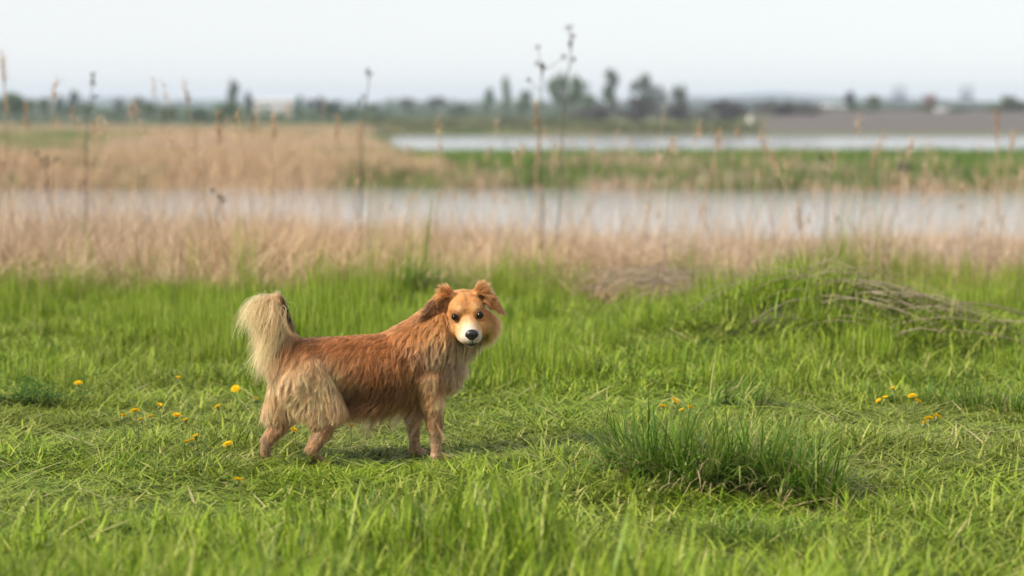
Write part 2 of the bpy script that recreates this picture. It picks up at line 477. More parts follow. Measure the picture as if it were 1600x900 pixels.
# ------------------------------------------------------------------ dry reeds on the near bank
def reed_clump(seed, n, rad, hlo, hhi, w, plumes, leaf=True, hpow=1.6):
    r = np.random.default_rng(seed)
    parts = [blades(n, rad, hlo, hhi, w, 0.24, 0.35, 3, seed, 0.6, hpow=hpow)]
    parts.append(blades(n // 2, rad, 0.15, hlo * 1.4, w * 1.3, 0.7, 0.9, 3, seed + 1))       # broken litter at the foot
    for k in range(plumes):
        b0 = np.array([r.normal(0, rad * 0.6), r.normal(0, rad * 0.6), 0.0])
        top = b0 + np.array([r.normal(0, 0.12), r.normal(0, 0.12), hhi * r.uniform(0.9, 1.3)])
        st = np.linspace(0, 1, 5)[:, None]
        mb = MB(); mb.tube(b0 + (top - b0) * st, np.linspace(w * 0.5, w * 0.3, 5), 4)
        v = np.concatenate(mb.v); f = np.concatenate(mb.f)
        parts.append((v, f, np.full(len(v), r.uniform(0.2, 0.6))))
        m_ = 26
        base = top + np.stack([r.normal(0, 0.008, m_), r.normal(0, 0.008, m_), -r.random(m_) * 0.16], 1)
        parts.append(blades(m_, 0, 0.04, 0.10, 0.007, 0.8, 0.9, 2, seed + 5 + k, base=base, az=r.normal(0.3, 1.4, m_), b=r.uniform(0.45, 0.8, m_)))
    return blade_mesh('reed_clump', M_reed, parts)

def near_reeds():
    vs = [reed_clump(200 + 7 * k, 44, 0.26, 0.35, 1.1, 0.0060, 0) for k in range(6)]
    tall = [reed_clump(270 + 7 * k, 10, 0.40, 0.55, 1.15, 0.0048, (0, 1, 0, 2, 1)[k], hpow=1.0) for k in range(5)]
    n = 4600
    y = 14.4 + 36 * rng.random(n) ** 1.35
    x = rng.uniform(-1, 1, n) * (0.235 * y + 2)
    edge = 15.0 + 0.5 * vnoise(x, y * 0, 0.9, 41)
    u = x / y
    dens = np.interp(u, [-0.25, -0.2, -0.10, -0.04, 0.02, 0.06, 0.12, 0.25], [1, 1, 0.95, 0.8, 0.85, 0.8, 0.8, 0.8])
    dens *= 0.8 + 0.35 * vnoise(x, y, 1.6, 42)
    k = (y > edge) & (rng.random(n) < dens)
    x, y, u = x[k], y[k], u[k]; n = len(x)
    # dry growth: shin high at the meadow's edge, taller down the bank, thinner to the right
    h = np.interp(y, [14.5, 17, 20, 30, 40, 50], [0.50, 0.48, 0.46, 0.48, 0.80, 1.05])
    h *= np.interp(u, [-0.25, -0.12, -0.06, 0.0, 0.03, 0.08, 0.25], [1.0, 0.90, 0.70, 0.50, 0.46, 0.24, 0.22])
    h *= np.clip(0.95 + 0.6 * vnoise(x, y, 0.9, 43), 0.3, 2.0) * rng.uniform(0.75, 1.25, n)
    sx = rng.uniform(0.8, 1.25, n)
    tint = np.clip(0.35 + 0.5 * vnoise(x, y, 2.0, 44) + 0.45 * smooth(-0.08, -0.17, u), 0, 1)
    scatter('dry_reeds', np.stack([x, y, gz(x, y) - 0.02], 1), np.stack([rng.normal(0, .14, n), rng.normal(0.08, .16, n), rng.uniform(0, 6.283, n)], 1),
            np.stack([sx, sx, h], 1), tint, rng.integers(0, 6, n), vs, 'tan dry growth lining the near bank behind the dog', 'reeds')
    n = 1500
    y = 15.2 + 34 * rng.random(n) ** 1.2; x = rng.uniform(-1, 1, n) * (0.235 * y + 2); u = x / y
    k = rng.random(n) < (0.7 + 0.5 * vnoise(x, y, 1.2, 45)) * np.interp(u, [-.1, .02], [.75, .65])
    x, y, u = x[k], y[k], u[k]; n = len(x)
    h = np.interp(y, [15, 20, 30, 40, 50], [0.68, 0.66, 0.74, 1.1, 1.4]) * rng.uniform(0.6, 1.5, n) * np.interp(u, [-.25, -.1, .0, .25], [1.12, 1.08, 0.95, 0.95])
    scatter('tall_reeds', np.stack([x, y, gz(x, y) - 0.02], 1), np.stack([rng.normal(0, .10, n), rng.normal(0.06, .10, n), rng.uniform(0, 6.283, n)], 1),
            np.stack([np.ones(n), np.ones(n), h], 1), rng.random(n) * .7, rng.integers(0, 5, n), tall, 'sparse thin reed stems standing over the channel', 'reeds')
near_reeds()

# ------------------------------------------------------------------ island and left field: reeds and green growth
def far_cover():
    vr = []
    for k in range(6):
        s = 400 + 9 * k
        parts = [blades(60, 1.3, 0.5, 1.0, 0.05, 0.16, 0.3, 3, s)]
        vr.append(blade_mesh('reed_stand', M_reed, parts))
    vg = [blade_mesh('grass_stand', M_bankgrass, [blades(70, 1.3, 0.4, 1.0, 0.06, 0.3, 0.6, 3, 470 + k)]) for k in range(5)]
    # reeds: front rim of the island everywhere, the whole field on the left
    n = 9000
    y = rng.uniform(96, 300, n); x = rng.uniform(-0.27, 0.27, n) * y
    u = x / y
    leftf = 1 - smooth(-0.10, -0.03, u + 0.012 * vnoise(x, y, 12, 51))
    rim = 1 - smooth(100, 112, y)
    greenpatch = (1 - smooth(-0.19, -0.14, u)) * smooth(108, 118, y) * (1 - smooth(215, 235, y))
    pr = np.clip(np.maximum(leftf * 0.9, rim * np.interp(u, [-.05, 0.03, .25], [.9, .30, .18])), 0, 1) * (1 - 0.85 * greenpatch)
    pr *= np.where((y > 150) & (u > -0.06), 0, 1)
    pr *= np.clip(0.8 + 0.5 * vnoise(x, y, 6, 52), 0.15, 1)
    z = gz(x, y)
    k = (rng.random(n) < pr) & (z > WATER - 0.25)
    xx, yy, zz = x[k], y[k], z[k]; m_ = k.sum()
    h = np.interp(yy, [96, 110, 160, 220, 300], [1.25, 1.1, 0.75, 0.45, 0.3]) * rng.uniform(0.7, 1.2, m_) * np.interp(xx / yy, [-.2, 0, .25], [1.1, 1.0, 0.8])
    scatter('island_reeds', np.stack([xx, yy, zz - 0.05], 1), np.stack([0 * xx, 0 * xx, rng.uniform(0, 6.283, m_)], 1),
            np.stack([np.ones(m_), np.ones(m_), h], 1), np.clip(0.15 + 0.4 * vnoise(xx, yy, 8, 53), 0, 1), rng.integers(0, 6, m_), vr,
            'brown reed field beyond the channel, wide on the left', 'reeds')
    n = 10000
    y = rng.uniform(98, 290, n); x = rng.uniform(-0.27, 0.27, n) * y; u = x / y
    leftf = 1 - smooth(-0.10, -0.03, u)
    greenpatch = (1 - smooth(-0.19, -0.14, u)) * smooth(106, 114, y) * (1 - smooth(215, 235, y))
    pg = np.maximum(np.where(y < 149, 1 - 0.8 * leftf, 0), greenpatch)
    pg = np.maximum(pg, 0.10 * leftf)
    z = gz(x, y)
    k = (rng.random(n) < pg) & (z > WATER - 0.1)
    xx, yy, zz = x[k], y[k], z[k]; m_ = k.sum()
    h = np.interp(yy, [98, 110, 150, 290], [0.95, 1.0, 0.6, 0.5]) * rng.uniform(0.6, 1.15, m_) * (1 + 0.25 * vnoise(xx, yy, 5, 55))
    scatter('island_grass', np.stack([xx, yy, zz - 0.05], 1), np.stack([0 * xx, 0 * xx, rng.uniform(0, 6.283, m_)], 1),
            np.stack([np.ones(m_), np.ones(m_), np.maximum(h, .15)], 1), np.clip(0.0 + 0.35 * vnoise(xx, yy, 4, 56), 0, 0.7), rng.integers(0, 5, m_), vg,
            'green growth along the low island between the two waters', 'grass')
    # far shore low growth
    n = 3800
    y = rng.uniform(279, 340, n); x = rng.uniform(-0.06, 0.27, n) * y; u = x / y
    z = gz(x, y)
    k = (z > WATER) & (rng.random(n) < np.where(u > 0.10, np.where(y < 284, 0.35, 0.0), 0.9))
    xx, yy, zz = x[k], y[k], z[k]; m_ = k.sum()
    scatter('far_shore_scrub', np.stack([xx, yy, zz - 0.05], 1), np.stack([0 * xx, 0 * xx, rng.uniform(0, 6.283, m_)], 1),
            np.stack([np.ones(m_) * 1.3, np.ones(m_) * 1.3, rng.uniform(0.12, 0.32, m_)], 1), np.clip(0.35 + 0.5 * vnoise(xx, yy, 7, 57), 0, 1), rng.integers(0, 5, m_), vg,
            'ochre and green scrub along the far lake shore', 'scrub')
far_cover()

# ------------------------------------------------------------------ the dog
def build_dog():
    TH = R(20)
    Y0 = 8.47
    X0 = (560 - 800) / FPX * Y0
    root = empty('dog', (X0, Y0, float(gz(X0, Y0)) - 0.004), 'golden brown long-haired dog standing in the grass, looking back at the camera', 'dog')
    root.rotation_euler = (0, 0, TH)
    def loc(sx, z, y=0.0):
        """screen offset in metres (right of the dog's middle), height, lateral (left +) -> dog frame"""
        return np.array([(sx + math.sin(TH) * y) / math.cos(TH), y, z])
    # head frame: F forward, S towards picture right, U up (dog frame)
    Fw = np.array([0.15, -0.98, -0.11]); Fw /= np.linalg.norm(Fw)
    c, s_ = math.cos(-TH), math.sin(-TH)
    F = np.array([c * Fw[0] - s_ * Fw[1], s_ * Fw[0] + c * Fw[1], Fw[2]])
    U = np.array([0, 0, 1.0]) - F * F[2]; U /= np.linalg.norm(U)
    S = np.cross(U, F)
    ro = R(4.0)
    U, S = U * math.cos(ro) - S * math.sin(ro), S * math.cos(ro) + U * math.sin(ro)
    HC = np.array([0.372, -0.062, 0.529]); HS = 1.21
    def H(f, s, u): return HC + (F * f + S * s + U * u) * HS
    B = []      # bones: p0, p1, r0, r1, lateral squash, region
    def bone(p0, p1, r0, r1, reg, sq=1.0): B.append((np.array(p0, float), np.array(p1, float), r0, r1, sq, reg))
    # trunk
    bone((-.235, 0, .358), (-.19, 0, .366), .082, .090, 'trunk', .95)
    bone((-.19, 0, .366), (-.06, 0, .360), .090, .098, 'trunk', .95)
    bone((-.06, 0, .360), (.10, 0, .348), .098, .115, 'trunk', .95)
    bone((.10, 0, .348), (.225, 0, .348), .115, .112, 'trunk', .92)
    bone((.225, 0, .348), (.29, -.01, .355), .110, .085, 'chest', .92)
    # neck
    bone((.18, 0, .394), (.290, -.018, .458), .094, .096, 'neck')
    bone((.290, -.018, .458), HC - F * .066 - U * .036, .096, .084, 'neck')
    # head
    bone(H(-.02, 0, .005), H(.012, 0, .008), .071, .067, 'head')
    for k in (-1, 1):
        bone(H(.008, k * .039, -.024), H(.036, k * .031, -.031), .047, .038, 'head')      # cheeks
        bone(H(.035, k * .022, .027), H(.046, k * .021, .019), .034, .029, 'head')         # brows
    bone(H(.045, 0, -.022), H(.092, 0, -.037), .043, .037, 'muzzle')
    bone(H(.092, 0, -.037), H(.116, 0, -.041), .037, .031, 'muzzle')
    for k in (-1, 1): bone(H(.075, k * .014, -.044), H(.108, k * .013, -.047), .029, .024, 'muzzle')
    bone(H(.05, 0, -.052), H(.104, 0, -.062), .026, .019, 'jaw')
    # ears: broad at the root, fold over outwards and droop
    for k in (-1, 1):
        a = H(-.010, k * .034, .050); b = H(.002, k * .046, .068); d, e = (H(.022, -.092, .050), H(.036, -.132, .010)) if k < 0 else (H(.022, .080, .046), H(.034, .106, .006))
        bone(a, b, .020, .015, 'ear'); bone(b, d, .013, .011, 'ear'); bone(d, e, .010, .005, 'ear')
        bone(H(-.006, k * .058, .036), H(.018, k * .086, .026), .014, .010, 'ear'); bone(H(.018, k * .086, .026), e, .010, .005, 'ear')
    # front legs
    for (sx, y) in ((.278, -.066), (.196, .066)):
        foot = loc(sx, .02, y)
        el = np.array([foot[0] - .020, y * 1.05, .215])
        bone((.232, y * .95, .31), el, .058, .038, 'shoulder')
        bone(el, (foot[0] - .010, y, .10), .034, .022, 'foreleg')
        bone((foot[0] - .010, y, .10), (foot[0] - .008, y, .035), .0215, .0195, 'paw')
        bone((foot[0] - .010, y, .024), (foot[0] + .024, y - .004, .018), .0225, .019, 'paw')
    # hind legs: stifle forward, hock back, paw forward
    for (sxf, y, hock, kn) in ((-.121, -.080, (-.160, .072), (-.085, .200)), (-.318, .080, (-.327, .088), (-.235, .200))):
        foot = loc(sxf, .02, y)
        hp = np.array([-.190, y * .52, .340]); knee = loc(kn[0], kn[1], y * .92); hk = loc(hock[0], hock[1], y)
        bone(hp, knee, .076, .046, 'thigh', .85)
        bone(np.array([-.232, y * .62, .31]), (knee + hk) / 2 + np.array([-.015, 0, .045]), .068, .038, 'thigh', .85)
        bone(knee, hk, .036, .019, 'shank')
        bone(hk, (foot[0] - .014, y, .035), .0200, .018, 'hindpaw')
        bone((foot[0] - .014, y, .024), (foot[0] + .020, y, .018), .021, .018, 'hindpaw')
    # tail
    T = [loc(q[0], q[1], q[2]) for q in ((-.205, .420, 0), (-.238, .462, 0), (-.256, .510, .004), (-.262, .552, .006), (-.276, .580, .008), (-.305, .590, .010), (-.335, .580, .012))]
    tr = [.036, .027, .022, .019, .016, .013, .008]
    for i in range(len(T) - 1): bone(T[i], T[i + 1], tr[i], tr[i + 1], 'tail')

    # one closed skin over all of it
    mb = MB()
    for p0, p1, r0, r1, sq, reg in B:
        L = np.linalg.norm(p1 - p0); n = max(2, int(L / (0.3 * min(r0, r1))) + 1)
        for t in np.linspace(0, 1, n):
            mb.ball(p0 + (p1 - p0) * t, r0 + (r1 - r0) * t, 14, 9, (1, sq, 1))
    tmp = bpy.data.objects.new('skin_build', mb.mesh('skin_build', None))
    C.objects.link(tmp)
    rm = tmp.modifiers.new('r', 'REMESH'); rm.mode = 'VOXEL'; rm.voxel_size = 0.0055
    sm = tmp.modifiers.new('s', 'SMOOTH'); sm.factor = 0.5; sm.iterations = 7
    dg = bpy.context.evaluated_depsgraph_get()
    me = bpy.data.meshes.new_from_object(tmp.evaluated_get(dg))
    bpy.data.objects.remove(tmp)
    me.name = 'body'
    nV = len(me.vertices)
    vv = np.zeros(nV * 3, np.float32); me.vertices.foreach_get('co', vv); vv = vv.reshape(-1, 3).astype(float)
    me.calc_loop_triangles()
    tri = np.zeros(len(me.loop_triangles) * 3, np.int32); me.loop_triangles.foreach_get('vertices', tri); tri = tri.reshape(-1, 3)
    regs = sorted({b[5] for b in B})
    def region(p):
        best = np.full(len(p), 9.0); idx = np.zeros(len(p), int); tt = np.zeros(len(p)); bi = np.zeros(len(p), int)
        for k, (p0, p1, r0, r1, sq, reg) in enumerate(B):
            d = p1 - p0
            t = np.clip(((p - p0) @ d) / (d @ d), 0, 1)
            q = np.linalg.norm(p - (p0 + t[:, None] * d), axis=1) - (r0 + (r1 - r0) * t)
            w = q < best
            best[w] = q[w]; idx[w] = regs.index(reg); tt[w] = t[w]; bi[w] = k
        return idx, tt, bi
    def headc(p):
        q = (p - HC) / HS
        return q @ F, q @ S, q @ U
    SR = lambda r_, g_, b_: np.array([((c_ / 255 + .055) / 1.055) ** 2.4 for c_ in (r_, g_, b_)])
    RUST, GOLD, TAN, BEIGE, CREAM = SR(172, 110, 60), SR(214, 152, 90), SR(186, 138, 92), SR(236, 194, 142), SR(250, 206, 142)
    GREYB, WHITE, DARK, BROWN, ORANGE, PINK = SR(198, 166, 128), SR(216, 199, 180), SR(58, 38, 26), SR(116, 80, 54), SR(224, 158, 90), SR(180, 142, 118)
    LEG = SR(176, 146, 108)
    def mixc(a, b, t): return a + (b - a) * np.clip(t, 0, 1)[:, None]
    def colour(p, n, idx, tt):
        m = len(p)
        x, y, z = p[:, 0], p[:, 1], p[:, 2]
        nz = vnoise(x * 3 + y * 2, z * 3, 0.12, 61); nf = vnoise(x + y, z, 0.02, 62)
        c = np.tile(RUST, (m, 1))
        c = mixc(c, BROWN, smooth(.36, .27, z) * .85)                                   # browner towards the belly
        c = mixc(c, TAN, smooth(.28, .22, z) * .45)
        c = mixc(c, TAN, smooth(.10, .24, x) * smooth(.44, .34, z) * .8)                 # shoulder
        hind = smooth(.02, -.17, x + .03 * nz)
        c = mixc(c, BEIGE, hind * smooth(.43, .34, z + .01 * nz))
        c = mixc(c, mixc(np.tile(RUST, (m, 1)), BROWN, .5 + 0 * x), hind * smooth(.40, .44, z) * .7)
        def reg(nm): return idx == regs.index(nm)
        k = reg('neck') | reg('chest')
        cn = mixc(np.tile(GOLD, (m, 1)), GREYB, smooth(.50, .43, z - .15 * (x - .33)))
        cn = mixc(cn, RUST, smooth(.26, .18, x) * .6)
        cn = mixc(cn, TAN, smooth(.36, .30, z) * .6)
        cn = mixc(cn, mixc(np.tile(GREYB, (m, 1)), WHITE, .45 + 0 * x), smooth(.38, .44, x) * .35)
        c[k] = cn[k]
        for nm, a, b in (('shoulder', TAN, BEIGE), ('foreleg', LEG, TAN), ('paw', LEG, PINK), ('shank', LEG, TAN), ('hindpaw', LEG, BROWN)):
            k = reg(nm); c[k] = mixc(np.tile(a, (m, 1)), b, .4 + .4 * nf)[k]
        k = reg('thigh')
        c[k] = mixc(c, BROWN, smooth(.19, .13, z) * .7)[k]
        # head
        f, s, u = headc(p)
        ch = np.tile(ORANGE, (m, 1))
        ch = mixc(ch, GOLD, .4 + .15 * nf)
        ch = mixc(ch, CREAM, smooth(.045, .055, np.abs(s)) * smooth(.0, -.03, u) * .6)
        ch = mixc(ch, GREYB, smooth(-.045, -.07, u))
        pale = np.exp(-(((np.abs(s) - .022) / .012) ** 2 + ((u - .030) / .010) ** 2)); ch = mixc(ch, CREAM, pale * .7)
        streak = np.exp(-((s / .005) ** 2 + ((u - .052) / .018) ** 2)); ch = mixc(ch, BROWN, streak * .5)
        blaze = np.exp(-(s / (.005 + .22 * np.clip(-u + .002, 0, .1))) ** 2) * smooth(.016, -.012, u) * smooth(.03, .06, f)
        ch = mixc(ch, WHITE, blaze * 1.0)
        ch = mixc(ch, CREAM, smooth(.05, .085, f) * smooth(.012, -.012, u) * .7)
        muz = smooth(.070, .116, f + .016 * vnoise(s, u, .006, 64)) * smooth(.0, -.02, u); ch = mixc(ch, WHITE, muz)
        ch = mixc(ch, BROWN, smooth(.012, .006, np.abs(np.hypot(s - np.sign(s) * .0365, u - .006) - .012)) * smooth(.03, .045, f) * .35)
        k = reg('head') | reg('muzzle') | reg('jaw'); c[k] = ch[k]
        k = reg('ear')
        ce = mixc(np.tile(GOLD, (m, 1)), BROWN, smooth(.07, .11, np.abs(s)) * .6 + .2 * nf)
        inner = (n @ F > .35) & (u < .055); ce = np.where(inner[:, None], mixc(ce, BROWN, .5 + 0 * x), ce); c[k] = ce[k]
        k = reg('tail')
        ct = mixc(np.tile(CREAM, (m, 1)), BEIGE, .5 + .5 * nf)
        front = smooth(.1, .6, n[:, 0]) * smooth(.46, .49, z) * smooth(.59, .575, z)
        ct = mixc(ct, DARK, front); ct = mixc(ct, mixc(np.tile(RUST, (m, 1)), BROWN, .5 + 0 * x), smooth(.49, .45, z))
        c[k] = ct[k]
        return np.clip(c * (1 + .10 * nf + .10 * nz)[:, None], 0.01, 1)
    idx, tt, bi = region(vv)
    nrm = np.zeros(nV * 3, np.float32); me.vertices.foreach_get('normal', nrm); nrm = nrm.reshape(-1, 3).astype(float)
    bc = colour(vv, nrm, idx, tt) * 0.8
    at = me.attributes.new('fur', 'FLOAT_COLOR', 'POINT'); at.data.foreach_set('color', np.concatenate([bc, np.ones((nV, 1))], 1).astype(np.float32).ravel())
    m, nt, out = mat_new('dog_skin')
    p_ = nd(nt, 'ShaderNodeBsdfPrincipled'); p_.inputs['Roughness'].default_value = .8
    a_ = nd(nt, 'ShaderNodeAttribute', attribute_name='fur'); nt.links.new(a_.outputs['Color'], p_.inputs['Base Color']); nt.links.new(p_.outputs[0], out.inputs['Surface'])
    me.materials.clear(); me.materials.append(m)
    me.polygons.foreach_set('use_smooth', np.ones(len(me.polygons), bool))
    body = new_obj('body', me, root)

    # hair material
    mh, nt, out = mat_new('dog_hair')
    hb = nd(nt, 'ShaderNodeBsdfHairPrincipled'); hb.parametrization = 'COLOR'
    hb.inputs['Roughness'].default_value = .38; hb.inputs['Radial Roughness'].default_value = .5
    a_ = nd(nt, 'ShaderNodeAttribute', attribute_name='haircol')
    hb.inputs['IOR'].default_value = 1.35; hb.inputs['Roughness'].default_value = .42
    nt.links.new(a_.outputs['Color'], hb.inputs['Color'])
    df = nd(nt, 'ShaderNodeBsdfDiffuse'); nt.links.new(a_.outputs['Color'], df.inputs['Color'])
    mxs = nd(nt, 'ShaderNodeMixShader'); mxs.inputs[0].default_value = .5
    nt.links.new(hb.outputs[0], mxs.inputs[1]); nt.links.new(df.outputs[0], mxs.inputs[2]); nt.links.new(mxs.outputs[0], out.inputs['Surface'])

    # ---- grow the coat
    r = np.random.default_rng(5)
    a, b, c3 = vv[tri[:, 0]], vv[tri[:, 1]], vv[tri[:, 2]]
    area = np.linalg.norm(np.cross(b - a, c3 - a), axis=1) / 2
    cen = (a + b + c3) / 3
    ti, _, _ = region(cen)
    DEN = dict(trunk=95e3, chest=95e3, neck=110e3, head=420e3, muzzle=520e3, jaw=400e3, ear=330e3, shoulder=100e3, foreleg=150e3, paw=260e3,
               thigh=105e3, shank=150e3, hindpaw=260e3, tail=330e3)
    dn = np.array([DEN[regs[i]] for i in ti])
    cnt = r.poisson(area * dn)
    tid = np.repeat(np.arange(len(tri)), cnt)
    N = len(tid)
    u1, u2 = np.sqrt(r.random(N)), r.random(N)
    w = np.stack([1 - u1, u1 * (1 - u2), u1 * u2], 1)
    P = (vv[tri[tid]] * w[:, :, None]).sum(1)
    NN = (nrm[tri[tid]] * w[:, :, None]).sum(1); NN /= np.linalg.norm(NN, axis=1)[:, None]
    idx, tt, bi = region(P)
    f, s, u = headc(P)
    # no hair on eyes and nose leather
    eye = [H(.0600, k * .0365, .006) for k in (-1, 1)]
    nose = H(.140, 0, -.034)
    keep = np.ones(N, bool)
    for e in eye: keep &= np.linalg.norm(P - e, axis=1) > .0140
    keep &= np.linalg.norm((P - nose), axis=1) > .026
    P, NN, idx, f, s, u, tt = P[keep], NN[keep], idx[keep], f[keep], s[keep], u[keep], tt[keep]
    N = len(P)
    x, y, z = P.T
    isr = lambda *nm: np.isin(idx, [regs.index(q) for q in nm])
    D = np.tile(np.array([-.45, 0, -.9]), (N, 1)); L = np.full(N, .04); lift = np.full(N, .35); clump = np.full(N, .55); grav = np.full(N, .5)
    top = smooth(.2, .85, NN[:, 2])
    D = D * (1 - top[:, None]) + np.array([-.95, 0, -.1]) * top[:, None]
    D[:, 1] += np.sign(y) * .35 * top
    k = isr('trunk'); low = smooth(.32, .25, z)
    L[k] = (.034 + .016 * (1 - top) + .088 * low)[k]; clump[k] = (.45 + .4 * low)[k]
    rump = smooth(-.18, -.27, x); L[k] = (L + .018 * rump)[k]
    k = isr('chest'); D[k] = (-.05, 0, -1); L[k] = .075; clump[k] = .75; lift[k] = .5
    k = isr('neck'); D[k] = np.array([-.35, -.05, -.93]); L[k] = (.045 + .040 * smooth(.52, .42, z))[k]; clump[k] = .85; lift[k] = .7
    k = isr('shoulder'); L[k] = .034; clump[k] = .6; D[k] = (-.3, 0, -.95)
    k = isr('foreleg'); L[k] = (.018 + .022 * smooth(.11, .2, z))[k]; D[k] = (-.35, 0, -.93); lift[k] = .35
    k = isr('thigh'); L[k] = ((.046 + .022 * smooth(-.22, -.29, x)) * (.45 + .55 * smooth(.16, .25, z)))[k]; D[k] = (-.22, 0, -.97); clump[k] = .7; lift[k] = .32
    k = isr('shank'); L[k] = (.026 + .022 * smooth(.10, .18, z))[k]; D[k] = (-.35, 0, -.93); lift[k] = .4
    k = isr('paw', 'hindpaw'); L[k] = .009; D[k] = (.2, 0, -1); lift[k] = .2; clump[k] = .3
    # head: hair lies back from the nose, longer on the cheeks
    k = isr('head'); back = -F[None] * .8 + S[None] * (s / .05)[:, None] * .8 + U[None] * ((u - .0) / .06)[:, None] * .55
    side = smooth(.048, .066, np.abs(s)); behind = smooth(.03, -.02, f)
    D[k] = (back * (1 - .7 * side[:, None]) - U[None] * side[:, None] * .9)[k]
    L[k] = (.010 + .058 * side * smooth(.03, -.01, u) + .022 * behind + .02 * smooth(-.045, -.065, u))[k]
    clump[k] = (.25 + .4 * side)[k]; lift[k] = (.28 + .3 * side)[k]; grav[k] = (.15 + .4 * side)[k]
    k = isr('muzzle'); D[k] = (-F[None] + S[None] * (s / .04)[:, None] * .5 - U[None] * .15)[k]; L[k] = (.0065 + .004 * smooth(.11, .07, f))[k]; lift[k] = .2; clump[k] = .1; grav[k] = .05
    k = isr('jaw'); D[k] = (-F * .7 - U * .7); L[k] = (.008 + .02 * smooth(.09, .06, f))[k]; lift[k] = .2
    k = isr('ear'); sg = np.sign(s); out_ = smooth(.048, .075, np.abs(s))
    D[k] = (S[None] * sg[:, None] * (.75 + .1 * out_)[:, None] - U[None] * (1.0 * out_)[:, None] + U[None] * (.75 * (1 - out_))[:, None] - F[None] * .1)[k]
    L[k] = (.024 + .014 * (1 - out_) + .008 * r.random(N))[k]; clump[k] = .6; lift[k] = .25; grav[k] = (.3 * out_)[k]
    # tail: a plume that springs from the core backwards and falls
    k = isr('tail'); hgt = smooth(.44, .57, z)
    rad = r.normal(0, 1, (N, 3)) * np.array([.22, .30, .22])
    D[k] = (np.array([-.34, 0, -1.0]) + np.array([-1.3, 0, 0]) * (hgt * (1 - hgt))[:, None] + np.array([-.12, 0, 1.05]) * hgt[:, None] + rad + NN * .2)[k]
    L[k] = ((.235 - .085 * hgt) * r.uniform(.55, 1.12, N))[k]; clump[k] = .55; lift[k] = .0; grav[k] = (1.7 + .6 * r.random(N))[k]
    dors = isr('tail') & (NN[:, 0] > .3) & (z > .47)
    D[dors] = (np.array([-.45, 0, .9]) + rad * .6)[dors]; L[dors] = (.030 + .02 * r.random(N))[dors]; grav[dors] = .2
    base = isr('tail') & (z < .475)
    D[base] = (np.array([-.5, 0, -.8]) + rad * .5 + NN * .3)[base]; L[base] = .075; grav[base] = .8
    L *= r.uniform(.65, 1.15, N)
    long_ = (r.random(N) < .13) & isr('trunk', 'thigh', 'chest') & (z < .268); L[long_] *= r.uniform(1.3, 2.0, long_.sum())
    D /= np.linalg.norm(D, axis=1)[:, None] + 1e-9
    # clumping: hairs gather towards the strand of a nearby leader
    from mathutils import kdtree
    spacing = np.where(isr('head', 'muzzle', 'jaw', 'paw', 'hindpaw'), .05, .10)
    nl = int(N * .085)
    lead = r.choice(N, nl, replace=False)
    kd = kdtree.KDTree(nl)
    for i, q in enumerate(lead): kd.insert(P[q] + np.array([0, 0, 0]), i)
    kd.balance()
    own = np.array([lead[kd.find(q)[1]] for q in P])
    ok = (np.linalg.norm(P - P[own], axis=1) < .03) & (idx == idx[own])
    jit = np.random.default_rng(12).normal(0, 1, (N, 3))[own]
    # mats: wavy direction shared by neighbours
    wv = np.stack([vnoise(x * 1.0 + y, z * .6, .035, 71), vnoise(y + x, z, .03, 72), vnoise(x - y, z * .6, .04, 73)], 1)
    amp = np.where(isr('head', 'muzzle', 'jaw'), .06, .22)
    D = D + wv * amp[:, None] + jit * (amp * .75 * np.where(z < .30, .5, 1.0))[:, None]
    tl = isr('tail')
    tan = D - NN * (np.einsum('ij,ij->i', D, NN) * np.where(tl, 0, .95))[:, None]
    tan /= np.linalg.norm(tan, axis=1)[:, None] + 1e-9
    K = 7
    def strands(P, NN, tan, L, lift, grav, wob):
        d0 = tan * (1 - lift * .3)[:, None] + NN * lift[:, None]
        d0 /= np.linalg.norm(d0, axis=1)[:, None]
        pts = [P - NN * .002]
        pos = P.copy(); pts = [P - NN * .0015]
        for i in range(1, K):
            t = i / (K - 1)
            d = d0 * (1 - .55 * t) + tan * (.55 * t) + np.array([0, 0, -1.0]) * (grav * t * 1.1)[:, None] + wob * (t * .5)
            d /= np.linalg.norm(d, axis=1)[:, None]
            pos = pos + d * (L / (K - 1))[:, None]
            pts.append(pos.copy())
        return np.stack(pts, 1)
    wob = r.normal(0, .18, (N, 3))
    G = strands(P, NN, tan, L, lift, grav, wob)
    ph = np.random.default_rng(13).uniform(0, 6.28, N)[own]; sv = np.cross(tan, NN)
    tw = np.linspace(0, 1, K)
    G += sv[:, None] * (np.sin(tw[None] * 7.5 + ph[:, None]) * tw[None] * (L * .085)[:, None])[:, :, None]
    tk = (np.linspace(0, 1, K) ** 1.3)[None, :, None]
    cw = (clump * .9 * r.uniform(.5, 1.1, N) * ok)[:, None, None] * tk
    lr = np.clip(L / np.maximum(L[own], 1e-4), .6, 1.3)
    target = P[own][:, None] * .0 + G[own] + (P - P[own])[:, None] * .12
    G = G * (1 - cw) + target * cw
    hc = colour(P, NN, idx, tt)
    hc *= (1 + r.normal(0, .13, N))[:, None]
    lc = 1 + np.clip(np.random.default_rng(9).normal(0, .34, N), -.45, .7)[own] * np.where(isr('head', 'muzzle', 'jaw'), .25, 1.0); hc *= lc[:, None]
    pale = (r.random(N) < .12) & isr('trunk', 'thigh', 'chest', 'neck', 'shoulder'); hc[pale] = hc[pale] * .5 + BEIGE * .5
    hc = np.clip(hc, .008, .93) ** 1.0
    lum = hc.mean(1, keepdims=True); hc = np.clip(hc * np.where(isr('muzzle', 'jaw')[:, None], 1.0, np.array([[1.0, .97, 1.0]])), .008, .93)
    G[:, :, 2] = np.maximum(G[:, :, 2], .004)
